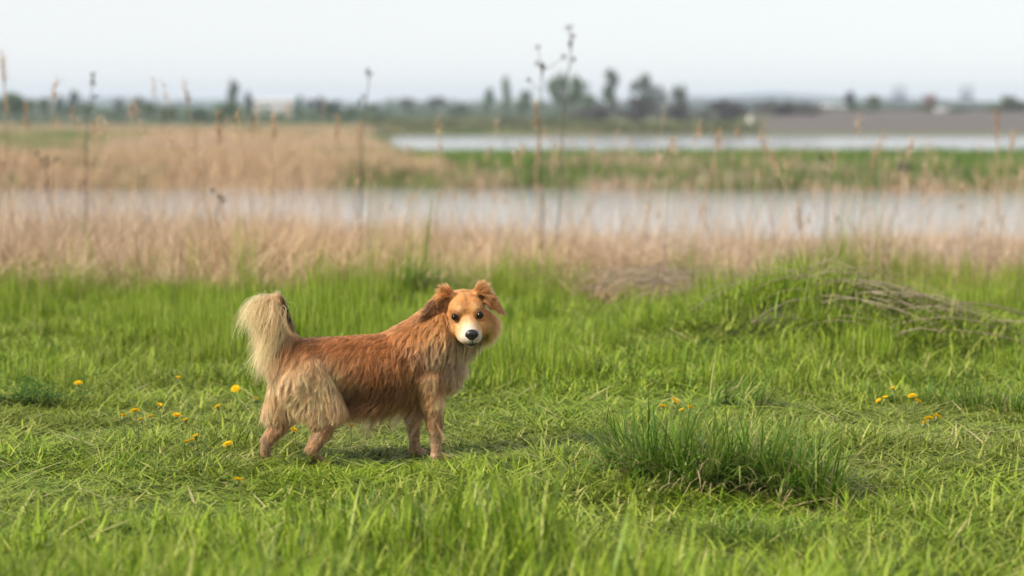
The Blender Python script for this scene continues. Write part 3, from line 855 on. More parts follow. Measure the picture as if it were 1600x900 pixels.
    def hair(name, k, rad, parent, label):
        n = int(k.sum())
        cu = bpy.data.hair_curves.new(name)
        cu.add_curves([K] * n)
        cu.attributes['position'].data.foreach_set('vector', G[k].astype(np.float32).ravel())
        ra = cu.attributes.get('radius') or cu.attributes.new('radius', 'FLOAT', 'POINT')
        pr = rad * np.array([1, 1, .95, .85, .7, .5, .22])
        ra.data.foreach_set('value', np.tile(pr, n).astype(np.float32))
        ca = cu.attributes.new('haircol', 'FLOAT_COLOR', 'POINT')
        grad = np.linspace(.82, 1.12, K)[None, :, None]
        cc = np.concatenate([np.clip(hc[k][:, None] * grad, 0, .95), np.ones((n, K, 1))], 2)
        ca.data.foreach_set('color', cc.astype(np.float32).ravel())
        cu.materials.append(mh)
        o = new_obj(name, cu, parent)
        if label: o['label'] = label
    hd = isr('head', 'muzzle', 'jaw')
    hair('tail_fur', tl, .00042, body, 'long cream plume of the raised tail')
    hair('ear_fur', isr('ear') & (s < 0), .00030, body, 'tufted brown ear on the left of the face')
    hair('ear_fur', isr('ear') & (s >= 0), .00030, body, 'tufted brown ear on the right of the face')
    hair('face_fur', hd, .00024, body, 'short orange face fur with white muzzle')
    hair('ruff_fur', isr('neck', 'chest'), .00040, body, 'shaggy grey beige ruff')
    hair('leg_fur', isr('foreleg', 'paw', 'shank', 'hindpaw', 'shoulder'), .00030, body, 'short damp brown leg fur')
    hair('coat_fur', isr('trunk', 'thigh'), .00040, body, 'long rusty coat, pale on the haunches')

    # eyes, nose, mouth, claws
    M_eye = plain_mat('dog_eye', (0.010, 0.006, 0.004), .08, .3, 40, .22, 0.0)
    M_nose = plain_mat('dog_nose', (0.018, 0.015, 0.015), .38, .3, 300, .5)
    M_lip = plain_mat('dog_lip', (0.03, 0.02, 0.018), .5, .2, 50)
    M_claw = plain_mat('dog_claw', (0.03, 0.025, 0.02), .4, .2, 50)
    for e in eye:
        mb = MB(); mb.ball((0, 0, 0), .0130, 18, 14)
        o = new_obj('eye', mb.mesh('eye', M_eye), root); o.location = e + F * .0015
    mb = MB()
    mb.ball((0, 0, 0), .0240, 20, 14, (.62, 1.0, .82))
    v = mb.v[0]
    ctr = np.abs(v[:, 1]) < .0035; v[:, 0] -= .0025 * ctr * (v[:, 2] < .004)                        # groove
    for k in (-1, 1):
        d = np.hypot(v[:, 1] - k * .0115, v[:, 2] + .003); v[:, 0] -= .006 * np.exp(-(d / .0045) ** 2)   # nostrils
    v[:, 1] *= 1 - .35 * smooth(-.002, -.018, v[:, 2])
    Rm = np.stack([F, -S, U], 1)
    mb.v[0] = v @ Rm.T
    o = new_obj('nose', mb.mesh('nose', M_nose), root); o.location = H(.139, 0, -.034)
    mb = MB()
    arc = [H(.126 - .9 * (t_ ** 2) * .06, t_ * .033, -.0635 - .004 * math.cos(t_ * 3) + .006 * abs(t_)) for t_ in np.linspace(-1, 1, 11)]
    mb.tube(arc, [.002, .003, .004, .0046, .0048, .0048, .0048, .0046, .004, .003, .002], 6)
    mb.tube([H(.148, 0, -.050), H(.143, 0, -.058), H(.130, 0, -.066)], [.002, .0026, .003], 6)
    new_obj('mouth', mb.mesh('mouth', M_lip), root)
    claws = [b_ for b_ in B if b_[5] in ('paw', 'hindpaw') and abs(b_[0][2] - .024) < .001]
    for p0, p1, r0, r1, sq, reg in claws:
        for q in (-.013, -.0045, .0045, .013):
            mb = MB(); mb.tube([p1 + np.array([.012, q, -.004]), p1 + np.array([.022, q * 1.15, -.008]), p1 + np.array([.029, q * 1.2, -.015])], [.0035, .003, .0008], 5)
            new_obj('claw', mb.mesh('claw', M_claw), root)
build_dog()

# ------------------------------------------------------------------ tussocks and weeds of their own
def ground_pt(px, py):
    """point on the near meadow seen at this pixel"""
    Y = YG(py)
    for _ in range(6):
        X = W(px, py, Y)[0]
        Y = YG(py, float(gz(X, Y)))
    X = W(px, py, Y)[0]
    return np.array([X, Y, float(gz(X, Y))])

def tussock(name, spots, label, seed, n, hlo, hhi, w, lean, bend, az0=None, azs=1.0, dry=0.06, cat='grass tuft', segs=5):
    c0 = ground_pt(*spots[0][:2])
    root = empty(name, c0, label, cat)
    r = np.random.default_rng(seed)
    green, dryp = [], []
    for (px, py, rad, k) in spots:
        c = ground_pt(px, py) - c0
        for which, nn in (('g', int(n * k * (1 - dry))), ('d', int(n * k * dry))):
            th = r.uniform(0, 6.283, nn); rr = rad * np.sqrt(r.random(nn))
            base = np.stack([c[0] + rr * np.cos(th), c[1] + rr * np.sin(th) * .8, np.full(nn, c[2] - .006)], 1)
            az = th + r.normal(0, .8, nn) if az0 is None else r.normal(az0, azs, nn)
            if which == 'g': green.append(blades(nn, 0, hlo * k, hhi * (.7 + .3 * k), w, lean, bend, segs, int(r.integers(1e6)), .6, base, az))
            else: dryp.append(blades(nn, 0, hlo, hhi * .9, w * .9, lean + .5, bend + .5, segs, int(r.integers(1e6)), .5, base, az))
    z = lambda p, v: [np.full(len(q[2]), v) for q in p]
    g = new_obj('blades', blade_mesh('blades', M_tussock, green, z(green, 0.0)), root); g['kind'] = 'stuff'
    if dryp:
        d = new_obj('dry_blades', blade_mesh('dry_blades', M_tussock, dryp, z(dryp, 1.0)), root); d['kind'] = 'stuff'
    return root

tussock('grass_tussock', [(985, 745, .07, 1.0), (1030, 752, .09, 1.0), (1085, 758, .10, .95), (1140, 766, .10, .9), (1195, 768, .10, 1.0), (1245, 778, .09, .85), (1290, 788, .07, .6)],
        'large dark green grass tussock in the right foreground', 301, 360, .12, .33, .0058, .26, .85, dry=.16)
tussock('grass_tuft', [(1120, 640, .07, 1.0), (1175, 642, .07, 1.0)], 'pale strappy grass tuft leaning right, behind the large tussock', 302, 70, .12, .26, .0075, .35, .9, 0.1, .7, dry=.12)
tussock('grass_tuft', [(632, 478, .10, 1.0), (665, 476, .12, 1.0)], "tall grass tuft arching right, just behind the dog's head and neck", 303, 130, .22, .46, .0085, .15, .8, 0.0, .6, dry=.10)
tussock('grass_tuft', [(1480, 640, .12, 1.0), (1550, 645, .14, 1.0), (1600, 650, .12, .9)], 'broad dark grass tuft at the right edge near the dandelions', 304, 170, .08, .20, .0055, .25, .7, dry=.04)
tussock('grass_tuft', [(1265, 470, .12, 1.0), (1220, 490, .14, .9)], 'tall upright grass tuft on top of the mound at right', 305, 110, .20, .50, .0095, .12, .4, dry=.08)
tussock('grass_tuft', [(560, 815, .12, 1.0), (640, 830, .14, .8)], 'soft grass tuft in the near foreground below the dog', 306, 120, .07, .15, .0045, .3, .7, dry=.03)
tussock('grass_tuft', [(1130, 850, .14, 1.0), (1210, 855, .14, .9)], 'soft blurred grass tuft in front of the large tussock', 307, 150, .07, .15, .0045, .3, .7, dry=.03)

def stalk_heap(name, label, cx, cy, Y, n, seed, L, spread, az, azs, hz, cat='dry stalks'):
    """dead stalks lying over one another on rising ground"""
    r = np.random.default_rng(seed)
    X0 = W(cx, cy, Y)[0]
    c0 = np.array([X0, Y, float(gz(X0, Y))])
    root = empty(name, c0, label, cat)
    mb = MB(); bb = []
    for k in range(n):
        a = r.normal(az, azs); l = L * r.uniform(.5, 1.2)
        p = np.array([X0 + r.normal(0, spread[0]), Y + r.normal(0, spread[1])])
        t = np.linspace(-.5, .5, 5)
        xx, yy = p[0] + t * l * math.cos(a), p[1] + t * l * math.sin(a)
        lift = r.uniform(.3, 1.0) * hz + r.uniform(-.2, .35) * (t + .5) * l * .4
        zz = gz(xx, yy) + lift + .05 * np.sin((t + .5) * 3.1) - c0[2]
        mb.tube(np.stack([xx - c0[0], yy - c0[1], zz], 1), np.linspace(.0028, .0013, 5) * r.uniform(.7, 1.3), 4)
        bb.append(np.full(20, r.random()))
    me = mb.mesh('stalks', M_heap, True, {'b': ('FLOAT', 'POINT', np.concatenate(bb)), 'tint': ('FLOAT', 'POINT', np.full(mb.n, .45))})
    o = new_obj('stalks', me, root); o['kind'] = 'stuff'
M_heap = leaf_mat('dead_stalk', [(0, (.20, .14, .09)), (1, (.42, .32, .21))], [(0, (.19, .15, .115)), (1, (.40, .33, .26))], .1, .6, by_inst=False)
stalk_heap('fallen_stalks', 'bleached stalks sweeping down the right side of the mound', 1420, 505, 12.3, 75, 311, .6, (.34, .22), -.32, .22, .06)
stalk_heap('fallen_stalks', 'tangled dry stalks lying across the crown of the mound', 1270, 470, 12.6, 18, 312, .4, (.30, .18), .0, .4, .10)
stalk_heap('fallen_stalks', 'flattened heap of tan reeds left of the mound', 1030, 430, 15.6, 170, 313, .6, (.40, .35), .1, .9, .16)

# ferny dark weed at the left edge
M_weed = leaf_mat('weed_leaf', [(0, (.038, .105, .016)), (1, (.038, .105, .016))], [(0, (.038, .105, .016)), (1, (.038, .105, .016))], .25, .7, .08, False)
def ferny_weed(c, label, seed, n=26):
    r = np.random.default_rng(seed)
    root = empty('leafy_weed', c, label, 'weed')
    for i in range(n):
        az = r.uniform(0, 6.283); L = r.uniform(.15, .26); el = r.uniform(.5, 1.3)
        mb = MB()
        t = np.linspace(0, 1, 9)
        ax = np.stack([np.cos(az) * L * t, np.sin(az) * L * t, L * (t * el - .5 * t * t * el)], 1) + np.array([r.normal(0, .09), r.normal(0, .05), 0])
        mb.tube(ax, np.linspace(.0016, .0007, 9), 3)
        sd = np.array([-math.sin(az), math.cos(az), 0]); fw = np.array([math.cos(az), math.sin(az), .1])
        for j in range(1, 9):
            q = .042 * math.sin(math.pi * (.15 + .8 * t[j])) + .006
            for k in (-1, 1):
                b = ax[j]; tip = b + sd * k * q + fw * q * .5 + np.array([0, 0, r.normal(0, .004)])
                m1 = b + (tip - b) * .55 + fw * .006; m2 = b + (tip - b) * .55 - fw * .006
                mb.add([b, m2, tip, m1], [(0, 1, 2), (0, 2, 3)])
        new_obj('leaf', mb.mesh('leaf', M_weed, False), root)
ferny_weed(ground_pt(42, 640), 'dark feathery weed among the grass at the left edge', 321, 48)

# ------------------------------------------------------------------ dandelions
M_petal = leaf_mat('dandelion_petal', [(0, (.86, .58, .012)), (1, (.86, .58, .012))], [(0, (.86, .58, .012)), (1, (.86, .58, .012))], .45, .6, .1, False)
M_stem = plain_mat('dandelion_stem', (0.16, 0.20, 0.06), .5, .2, 30)
def dandelion_meshes(seed, opened):
    r = np.random.default_rng(seed)
    mb = MB()
    R0 = .0190 if opened else .0105
    for ring, (cnt, rr, up) in enumerate(((26, 1.0, .10), (22, .78, .35), (18, .52, .75), (10, .25, 1.1))):
        for k in range(cnt):
            a = 6.283 * k / cnt + r.normal(0, .08) + ring * .1
            l = R0 * rr * r.uniform(.85, 1.1); u = up if opened else up + .9
            d = np.array([math.cos(a), math.sin(a), 0]); s_ = np.array([-math.sin(a), math.cos(a), 0]) * .0015
            b0 = d * .002 + np.array([0, 0, .001 * ring]); m_ = b0 + d * l * .6 + np.array([0, 0, l * u * .6]); e = b0 + d * l + np.array([0, 0, l * u * .75])
            mb.add([b0 - s_ * .5, b0 + s_ * .5, m_ - s_, m_ + s_, e - s_ * .8, e + s_ * .8], [(0, 1, 3), (0, 3, 2), (2, 3, 5), (2, 5, 4)])
    head = mb.mesh('flower_head', M_petal, False)
    mb = MB(); mb.tube([(0, 0, -.012), (0, 0, -.006), (0, 0, 0), (0, 0, .003)], [.002, .0055, .0065, .004], 8)
    return head, mb.mesh('calyx', M_stem)
DM = [dandelion_meshes(330 + k, k < 3) for k in range(4)]
def dandelion(px, py, var, hgt, label, seed):
    r = np.random.default_rng(seed); hgt = hgt + .022
    c = ground_pt(px, py + hgt * 3778 / YG(py))        # the flower shows at (px, py); its foot stands lower in the picture
    root = empty('dandelion', c, label, 'dandelion', 'dandelions in the meadow')
    top = np.array([r.normal(0, .006), r.normal(0, .006), hgt])
    mb = MB(); t = np.linspace(0, 1, 5)[:, None]
    mb.tube(np.array([[0, 0, -.01]]) * (1 - t) + top * t + np.array([[.006, 0, 0]]) * np.sin(t * 3.14), [.0018] * 5, 5)
    new_obj('stem', mb.mesh('stem', M_stem), root)
    hd = new_obj('flower_head', DM[var][0], root); hd.location = top + np.array([0, 0, .004]); hd.rotation_euler = (.32 + r.normal(0, .15), r.normal(0, .25), r.uniform(0, 6))
    ca = new_obj('calyx', DM[var][1], root); ca.location = top; ca.rotation_euler = hd.rotation_euler
DL = [
 (120, 603, 0, .09, 'lone dandelion beside the dark feathery weed at left'),
 (275, 594, 3, .07, "small dandelion farthest back in the grass left of the dog's tail"),
 (210, 646, 0, .07, 'open dandelion left of the pair, at the top of the left scatter'),
 (191, 654, 3, .06, 'half-closed dandelion, leftmost of the scatter left of the dog'),
 (223, 660, 3, .06, 'small dandelion just below and right of the open one at left'),
 (236, 656, 3, .065, 'small dandelion nearest the left of the dandelion pair'),
 (247, 638, 3, .08, 'half-closed dandelion above and left of the dandelion pair'),
 (278, 653, 1, .075, 'upper bright dandelion of the touching pair left of the dog'),
 (288, 660, 2, .06, 'lower dandelion of the touching pair left of the dog'),
 (309, 686, 1, .07, "largest dandelion of the close trio left of the dog's hind legs"),
 (301, 693, 3, .055, 'middle small dandelion of the close trio left of the dog'),
 (292, 695, 3, .05, 'leftmost small dandelion of the close trio left of the dog'),
 (358, 697, 2, .06, "single open dandelion between the trio and the dog's hind leg"),
 (367, 611, 0, .08, "dandelion just left of the dog's haunch, below the tail plume"),
 (345, 639, 2, .07, "dandelion left of the dog's haunch, a little below its neighbour"),
 (401, 627, 3, .08, "dandelion peeping out against the dog's haunch"),
 (373, 753, 2, .05, "nearest dandelion, in front of and below the dog's hind paws"),
 (460, 676, 1, .075, "dandelion seen between the dog's two hind legs"),
 (544, 669, 0, .085, "dandelion under the dog's belly in front of the hind leg"),
 (1053, 630, 0, .075, 'open dandelion, highest of the four behind the large tussock'),
 (1033, 639, 2, .07, 'dull dandelion, leftmost of the four behind the large tussock'),
 (1066, 646, 3, .06, 'small dandelion, lowest of the four behind the large tussock'),
 (1078, 642, 3, .065, 'small dandelion, rightmost of the four behind the large tussock'),
 (1426, 623, 1, .08, 'brightest dandelion of the upper cluster at right'),
 (1434, 630, 2, .065, 'dandelion touching the brightest one, lower right of it'),
 (1396, 612, 3, .08, 'orange half-closed dandelion above the upper cluster at right'),
 (1383, 627, 3, .07, 'small upright dandelion left of the upper cluster at right'),
 (1372, 631, 3, .065, 'small upright dandelion at the far left of the right-hand clusters'),
 (1452, 658, 1, .07, 'left open dandelion of the lower cluster at right'),
 (1463, 655, 0, .075, 'right open dandelion of the lower cluster at right'),
 (1440, 666, 3, .055, 'small dandelion below and left of the lower cluster at right')]
for i, (a_, b_, v_, h_, l_) in enumerate(DL): dandelion(a_, b_, v_, h_, l_, 340 + i)

# ------------------------------------------------------------------ tall single stems against the water and sky
M_stalk = plain_mat('reed_stalk', (0.36, 0.25, 0.15), .6, .25, 12)
M_plume = plain_mat('reed_plume', (0.42, 0.27, 0.15), .8, .3, 30)
M_twig = plain_mat('weed_twig', (0.10, 0.085, 0.06), .7, .3, 20)
M_seed = plain_mat('weed_seed', (0.075, 0.085, 0.055), .8, .3, 40)
def reed(bx, tx, tpy, Y, label, seed, plume=True, bend=.0, size=1.0):
    r = np.random.default_rng(seed)
    X0 = W(bx, 400, Y)[0]; c = np.array([X0, Y, float(gz(X0, Y))])
    top = W(tx, tpy, Y + r.uniform(-.1, .1)) - c
    root = empty('dry_reed', c, label, 'reed', 'tall dry reeds above the bank')
    t = np.linspace(0, 1, 9)[:, None]
    ax = top * t + np.array([[bend, 0, 0]]) * (t - t * t) + np.array([[.01, .01, 0]]) * np.sin(t * 9)
    mb = MB(); mb.tube(ax, np.linspace(.0068, .0034, 9), 5); new_obj('stem', mb.mesh('stem', M_stalk), root)
    for k in range(2):
        q = ax[int(r.integers(2, 6))]; a = r.uniform(0, 6.28)
        v, f, b = blades(1, 0, .25, .4, .010, .5, 1.0, 5, int(r.integers(1e6)), base=q[None], az=np.array([a]))
        new_obj('leaf', mesh_np('leaf', v, f, M_stalk), root)
    if plume:
        n = 60; u = r.random(n)
        d = ax[-1] - ax[-3]; d /= np.linalg.norm(d)
        base = ax[-1] + d * (.02 - u[:, None] * .20 * size)
        v, f, b = blades(n, 0, .04 * size, .11 * size, .007, .7, 1.0, 3, seed + 1, base=base, az=r.normal(0.2, 1.5, n))
        new_obj('plume', mesh_np('plume', v, f, M_plume), root)
def weed(bx, tx, tpy, Y, label, seed, heads=5, spread=.12):
    r = np.random.default_rng(seed)
    X0 = W(bx, 400, Y)[0]; c = np.array([X0, Y, float(gz(X0, Y))])
    top = W(tx, tpy, Y) - c
    root = empty('dead_weed', c, label, 'dead weed', 'dead weeds above the bank')
    t = np.linspace(0, 1, 9)[:, None]
    ax = top * t + np.array([[.015, .01, 0]]) * np.sin(t * 7)
    mb = MB(); mb.tube(ax, np.linspace(.0078, .0038, 9), 5); new_obj('stem', mb.mesh('stem', M_twig), root)
    for k in range(heads):
        j = r.uniform(.80, 1.0) if k else 1.0
        q = ax[0] * 0 + np.array([np.interp(j, t[:, 0], ax[:, i]) for i in range(3)])
        e = q + np.array([r.normal(0, spread), r.normal(0, spread * .6), abs(r.normal(.07, .05))])
        if k == 0: e = q + np.array([.005, 0, .01])
        mb = MB(); mb.tube([q, (q + e) / 2 + np.array([0, 0, -.01]), e], [.0032, .0028, .0022], 4)
        tw = new_obj('twig', mb.mesh('twig', M_twig), root)
        m_ = 14
        v, f, b = blades(m_, 0, .016, .045, .014, .8, .8, 2, seed + 3 + k, base=e + r.normal(0, .009, (m_, 3)))
        new_obj('seed_head', mesh_np('seed_head', v, f, M_seed), tw)
reed(347, 338, 178, 21, "tall tan reed with ragged plume, rising left of the dog's tail", 401, True, .05, 1.5)
reed(330, 286, 132, 22, 'leaning reed whose brown plume stands against the sky at left', 402, True, .1, 1.1)
reed(22, 2, 88, 19, 'dark reed plume cut by the left edge of the picture', 403, True, .0, 1.4)
reed(60, 38, 168, 23, 'drooping reed plume in front of the round tree at far left', 404, True)
reed(150, 146, 196, 22, 'reed plume below the bird-like seed head at left', 405, True)
reed(395, 392, 186, 23, 'upright reed plume right of the tall ragged reed', 406, True)
reed(425, 428, 192, 24, 'short reed plume under the white building', 407, True)
reed(520, 526, 185, 23, 'thin reed plume below the dark trees, left of centre', 408, True)
reed(552, 560, 200, 22, 'reed plume just left of the lake\'s left end', 409, True)
reed(842, 836, 165, 21, 'pinkish reed plume beside the dark branching weed, centre', 410, True, .0, 1.1)
reed(890, 968, 195, 22, 'bare reed stem leaning right across the channel, centre', 411, False, .06)
reed(1000, 1042, 140, 24, 'thin pale stem leaning right in front of the grey bushes', 412, False, .05)
reed(1210, 1190, 215, 23, 'pale upright stem over the island, right of centre', 413, True, .0, .8)
reed(1090, 1120, 210, 24, 'slender reed in front of the lake under the big grey bush', 414, True, .03, .8)
reed(1330, 1366, 240, 22, 'hooked reed with small plume over the island at right', 415, True, .08, .9)
reed(1430, 1452, 215, 23, 'dark slanting stem crossing the lake strip at right', 416, False, .05)
reed(1562, 1556, 180, 21, 'pale fat reed plume near the right edge above the lake', 417, True, .0, 1.2)
reed(1540, 1582, 212, 22, 'curved reed at the right edge, lower than the fat plume', 418, True, .08, .8)
reed(1260, 1246, 330, 20, 'short reed before the water, above the mound', 419, True, .0, .9)
reed(500, 506, 150, 24, 'thin grey stem against the sky, left of centre', 420, False)
reed(755, 700, 290, 20, 'low stem leaning left over the channel, behind the dog', 421, False, -.05)
reed(240, 170, 295, 19, 'pale stem bowed far to the left before the channel', 422, False, -.12)
weed(845, 846, 105, 21, 'branching weed with dark seed heads, tallest group at centre', 431, 7, .09)
weed(866, 893, 58, 21.5, 'tallest dark weed, leaning right into the sky at centre', 432, 6, .05)
weed(556, 576, 118, 22, 'grey weed with one dark seed head left of centre', 433, 4, .05)
weed(128, 142, 134, 20, 'thin weed with a bird-like dark seed head at left', 434, 3, .06)
weed(346, 340, 310, 19, "low dark twig standing in the reeds above the dog's tail", 435, 3, .04)
weed(95, 70, 250, 21, 'spindly brown weed in the reeds near the left edge', 436, 5, .08)
weed(1285, 1300, 250, 22, 'small grey weed before the green island at right', 437, 4, .06)

# ------------------------------------------------------------------ far trees, bushes, buildings
M_bark = plain_mat('bark', (0.13, 0.10, 0.08), .85, .3, 3)
def crown_mat(name, a, b):
    m = leaf_mat(name, [(0, a), (1, b)], [(0, a), (1, b)], .3, .6, .2, False); return m
CM = {'green': crown_mat('leaf_green', (.042, .088, .020), (.098, .155, .036)), 'dark': crown_mat('leaf_dark', (.026, .056, .020), (.060, .098, .032)),
      'olive': crown_mat('leaf_olive', (.078, .098, .026), (.140, .155, .048)), 'bare': crown_mat('twig_haze', (.054, .045, .040), (.105, .088, .078)),
      'grey': crown_mat('leaf_greygreen', (.062, .088, .044), (.120, .148, .078))}
def tree_meshes(kind, shape, seed):
    """unit tree: 1 m tall, about 1 m wide crown"""
    r = np.random.default_rng(seed)
    tb = MB()
    th = {'round': .25, 'tall': .2, 'bush': .06}[shape]
    hgt = {'round': .8, 'tall': .92, 'bush': .5}[shape]
    tb.tube([(0, 0, 0), (.01, 0, th), (-.01, .01, hgt * .7), (0, 0, hgt)], [.028, .022, .012, .004], 6)
    lobes = []
    nl = {'round': 13, 'tall': 12, 'bush': 12}[shape]
    for k in range(nl):
        a = r.uniform(0, 6.283)
        if shape == 'tall': zc = .25 + .70 * (k + .5) / nl; q = .22 * math.sin(math.pi * (.12 + .8 * zc)) * r.uniform(.2, 1.0); rad = .13 * r.uniform(.7, 1.2)
        elif shape == 'round': zc = r.uniform(.35, .86); q = .36 * math.sqrt(max(0, 1 - ((zc - .58) / .42) ** 2)) * r.uniform(.3, 1); rad = .17 * r.uniform(.7, 1.2)
        else: zc = r.uniform(.15, .78); q = .42 * (1 - zc * .7) * r.uniform(.2, 1.05); rad = .19 * r.uniform(.7, 1.2)
        c = np.array([q * math.cos(a), q * math.sin(a), zc]); lobes.append((c, rad))
        st = np.array([0, 0, max(th * .8, zc * .55)])
        tb.tube([st, (st + c) / 2 + np.array([0, 0, .02]), c], [.010, .007, .003], 4)
    trunk = tb.mesh('trunk', M_bark)
    mb = MB(); bb = []
    for c, rad in lobes:
        n = 90; d = r.normal(0, 1, (n, 3)); d /= np.linalg.norm(d, axis=1)[:, None]
        p = c + d * (rad * r.random(n) ** .45)[:, None]; p[:, 2] = np.maximum(p[:, 2], .015)
        sc = (.036 if kind == 'bare' else .046) * r.uniform(.6, 1.4, n); lb = r.uniform(.1, .9)
        u_ = r.normal(0, 1, (n, 3)); u_ /= np.linalg.norm(u_, axis=1)[:, None]; w_ = np.cross(u_, d); w_ /= np.linalg.norm(w_, axis=1)[:, None] + 1e-9
        v = np.stack([p - u_ * sc[:, None], p + w_ * (sc * .6)[:, None], p + u_ * sc[:, None], p - w_ * (sc * .6)[:, None]], 1).reshape(-1, 3)
        f = (np.array([(0, 1, 2), (0, 2, 3)])[None] + (np.arange(n) * 4)[:, None, None]).reshape(-1, 3)
        mb.add(v, f); bb.append(np.repeat(np.clip(lb + r.normal(0, .2, n), 0, 1), 4))
    crown = mb.mesh('crown', CM[kind], False, {'b': ('FLOAT', 'POINT', np.concatenate(bb))})
    return trunk, crown
TM = {}
def tree(px, tpy, wpx, Y, kind, shape, label, cat='tree', group='trees and bushes beyond the water', base_z=None):
    key = (kind, shape, (int(px) // 7) % 3)
    if key not in TM: TM[key] = tree_meshes(kind, shape, 500 + len(TM) * 11)
    X = W(px, 165, Y)[0]; z0 = float(gz(X, Y)) - .05
    h = W(px, tpy, Y)[2] - z0
    w = wpx / FPX * Y * {'tall': 1.5, 'round': 1.15, 'bush': 1.15}[shape]
    o = empty({'bush': 'bush'}.get(shape, 'tree'), (X, Y, z0), label, cat, group)
    for nm, me in zip(('trunk', 'crown'), TM[key]):
        c = new_obj(nm, me, o); c.scale = (w, w, h); c.rotation_euler = (0, 0, (px * 1.7) % 6.28)
TL = [
 (30, 141, 70, 330, 'green', 'round', 'large round tree at the far left edge'),
 (70, 152, 22, 420, 'grey', 'tall', 'slim tree right beside the large round tree'),
 (95, 149, 22, 430, 'grey', 'tall', 'second slim tree from the large round tree'),
 (116, 143, 24, 410, 'dark', 'tall', 'tallest slim tree near the large round tree'),
 (134, 158, 26, 400, 'dark', 'round', 'low dark tree under the bird-like seed head'),
 (185, 153, 26, 460, 'bare', 'tall', 'left one of two leafless trees far left'),
 (216, 151, 26, 460, 'bare', 'tall', 'right one of two leafless trees far left'),
 (236, 157, 24, 350, 'dark', 'round', 'small dark round tree between bare trees and brown plume'),
 (266, 163, 40, 380, 'olive', 'bush', 'olive bush below the leaning brown plume'),
 (312, 168, 46, 330, 'dark', 'bush', 'dark bush right of the leaning brown plume'),
 (352, 156, 56, 340, 'green', 'bush', 'wide green bush at the foot of the tall pale tree'),
 (365, 125, 26, 380, 'grey', 'tall', 'tall pale narrow tree left of the white building'),
 (388, 144, 20, 380, 'dark', 'tall', 'dark narrow tree touching the white building\'s left end'),
 (468, 150, 22, 390, 'dark', 'tall', 'dark slim tree touching the white building\'s right end'),
 (495, 149, 34, 400, 'bare', 'round', 'bare bluish tree right of the white building'),
 (520, 155, 30, 380, 'dark', 'round', 'dark round tree, second right of the white building'),
 (552, 158, 34, 420, 'bare', 'bush', 'bare bush between dark round tree and yellow-green bush'),
 (590, 178, 40, 310, 'olive', 'bush', 'yellow-green bush above the lake\'s left end'),
 (622, 186, 30, 300, 'dark', 'bush', 'low dark bush on the shore at the lake\'s left end'),
 (585, 160, 40, 520, 'dark', 'bush', 'far dark bush behind the yellow-green bush'),
 (640, 150, 34, 540, 'bare', 'round', 'left one of the two far bare trees above the lake'),
 (682, 149, 44, 540, 'bare', 'round', 'right one of the two far bare trees above the lake'),
 (720, 160, 50, 480, 'grey', 'bush', 'grey-green bush left of the three pointed green trees'),
 (705, 184, 44, 300, 'green', 'bush', 'low green bush on the shore below the bare trees'),
 (764, 138, 24, 400, 'green', 'tall', 'leftmost of the three pointed green trees'),
 (791, 121, 24, 400, 'green', 'tall', 'tallest of the three pointed green trees'),
 (818, 142, 30, 400, 'green', 'round', 'rightmost and roundest of the three green trees'),
 (786, 180, 40, 305, 'olive', 'bush', 'olive bush on the shore under the pointed green trees'),
 (884, 113, 62, 400, 'green', 'round', 'broad green tree behind the tallest dark weed'),
 (918, 142, 40, 390, 'green', 'bush', 'green bush at the right foot of the broad green tree'),
 (953, 108, 34, 430, 'grey', 'tall', 'tall grey-green tree right of the broad green tree'),
 (1000, 116, 36, 430, 'grey', 'round', 'first grey-green round tree right of the tall one'),
 (1025, 128, 34, 440, 'grey', 'round', 'second grey-green round tree right of the tall one'),
 (1062, 133, 32, 430, 'grey', 'round', 'last grey-green round tree before the big bare bush'),
 (930, 158, 76, 303, 'bare', 'bush', 'grey-brown bush below the tall grey-green tree'),
 (1000, 150, 84, 303, 'bare', 'bush', 'wide grey-brown bush below the round grey-green trees'),
 (1060, 160, 56, 305, 'bare', 'bush', 'smaller grey-brown bush left of the big bare bush'),
 (1132, 146, 82, 303, 'bare', 'bush', 'biggest bare grey bush, left of the white post'),
 (1218, 156, 76, 305, 'bare', 'bush', 'bare grey bush right of the white post'),
 (1262, 170, 60, 305, 'bare', 'bush', 'lower bare bush at the start of the grey embankment'),
 (1142, 198, 16, 290, 'dark', 'bush', 'tiny dark shrub on the waterline left of the white post'),
 (860, 190, 60, 296, 'olive', 'bush', 'low olive bush on the shore at the centre weeds'),
 (1030, 192, 50, 296, 'olive', 'bush', 'low olive bush on the shore under the grey-brown bushes'),
 (1328, 142, 26, 400, 'bare', 'tall', 'leaning bare tree right of the pale houses'),
 (1334, 163, 40, 360, 'green', 'bush', 'green bush at the foot of the leaning bare tree'),
 (1366, 144, 28, 370, 'olive', 'round', 'bright little tree on top of the embankment'),
 (1362, 168, 36, 350, 'green', 'bush', 'green bush on the embankment under the little tree'),
 (1450, 163, 56, 350, 'olive', 'bush', 'olive bush between the two lattice towers'),
 (1500, 168, 60, 350, 'olive', 'bush', 'yellowish low bush at the foot of the right lattice tower'),
 (1582, 147, 66, 350, 'olive', 'bush', 'large olive bush on the embankment at the right edge'),
 (1415, 252, 50, 101, 'bare', 'bush', 'brown leafless shrub on the green island at right')]
for a in TL: tree(*a[:6], a[6], 'bush' if a[5] == 'bush' else 'tree')

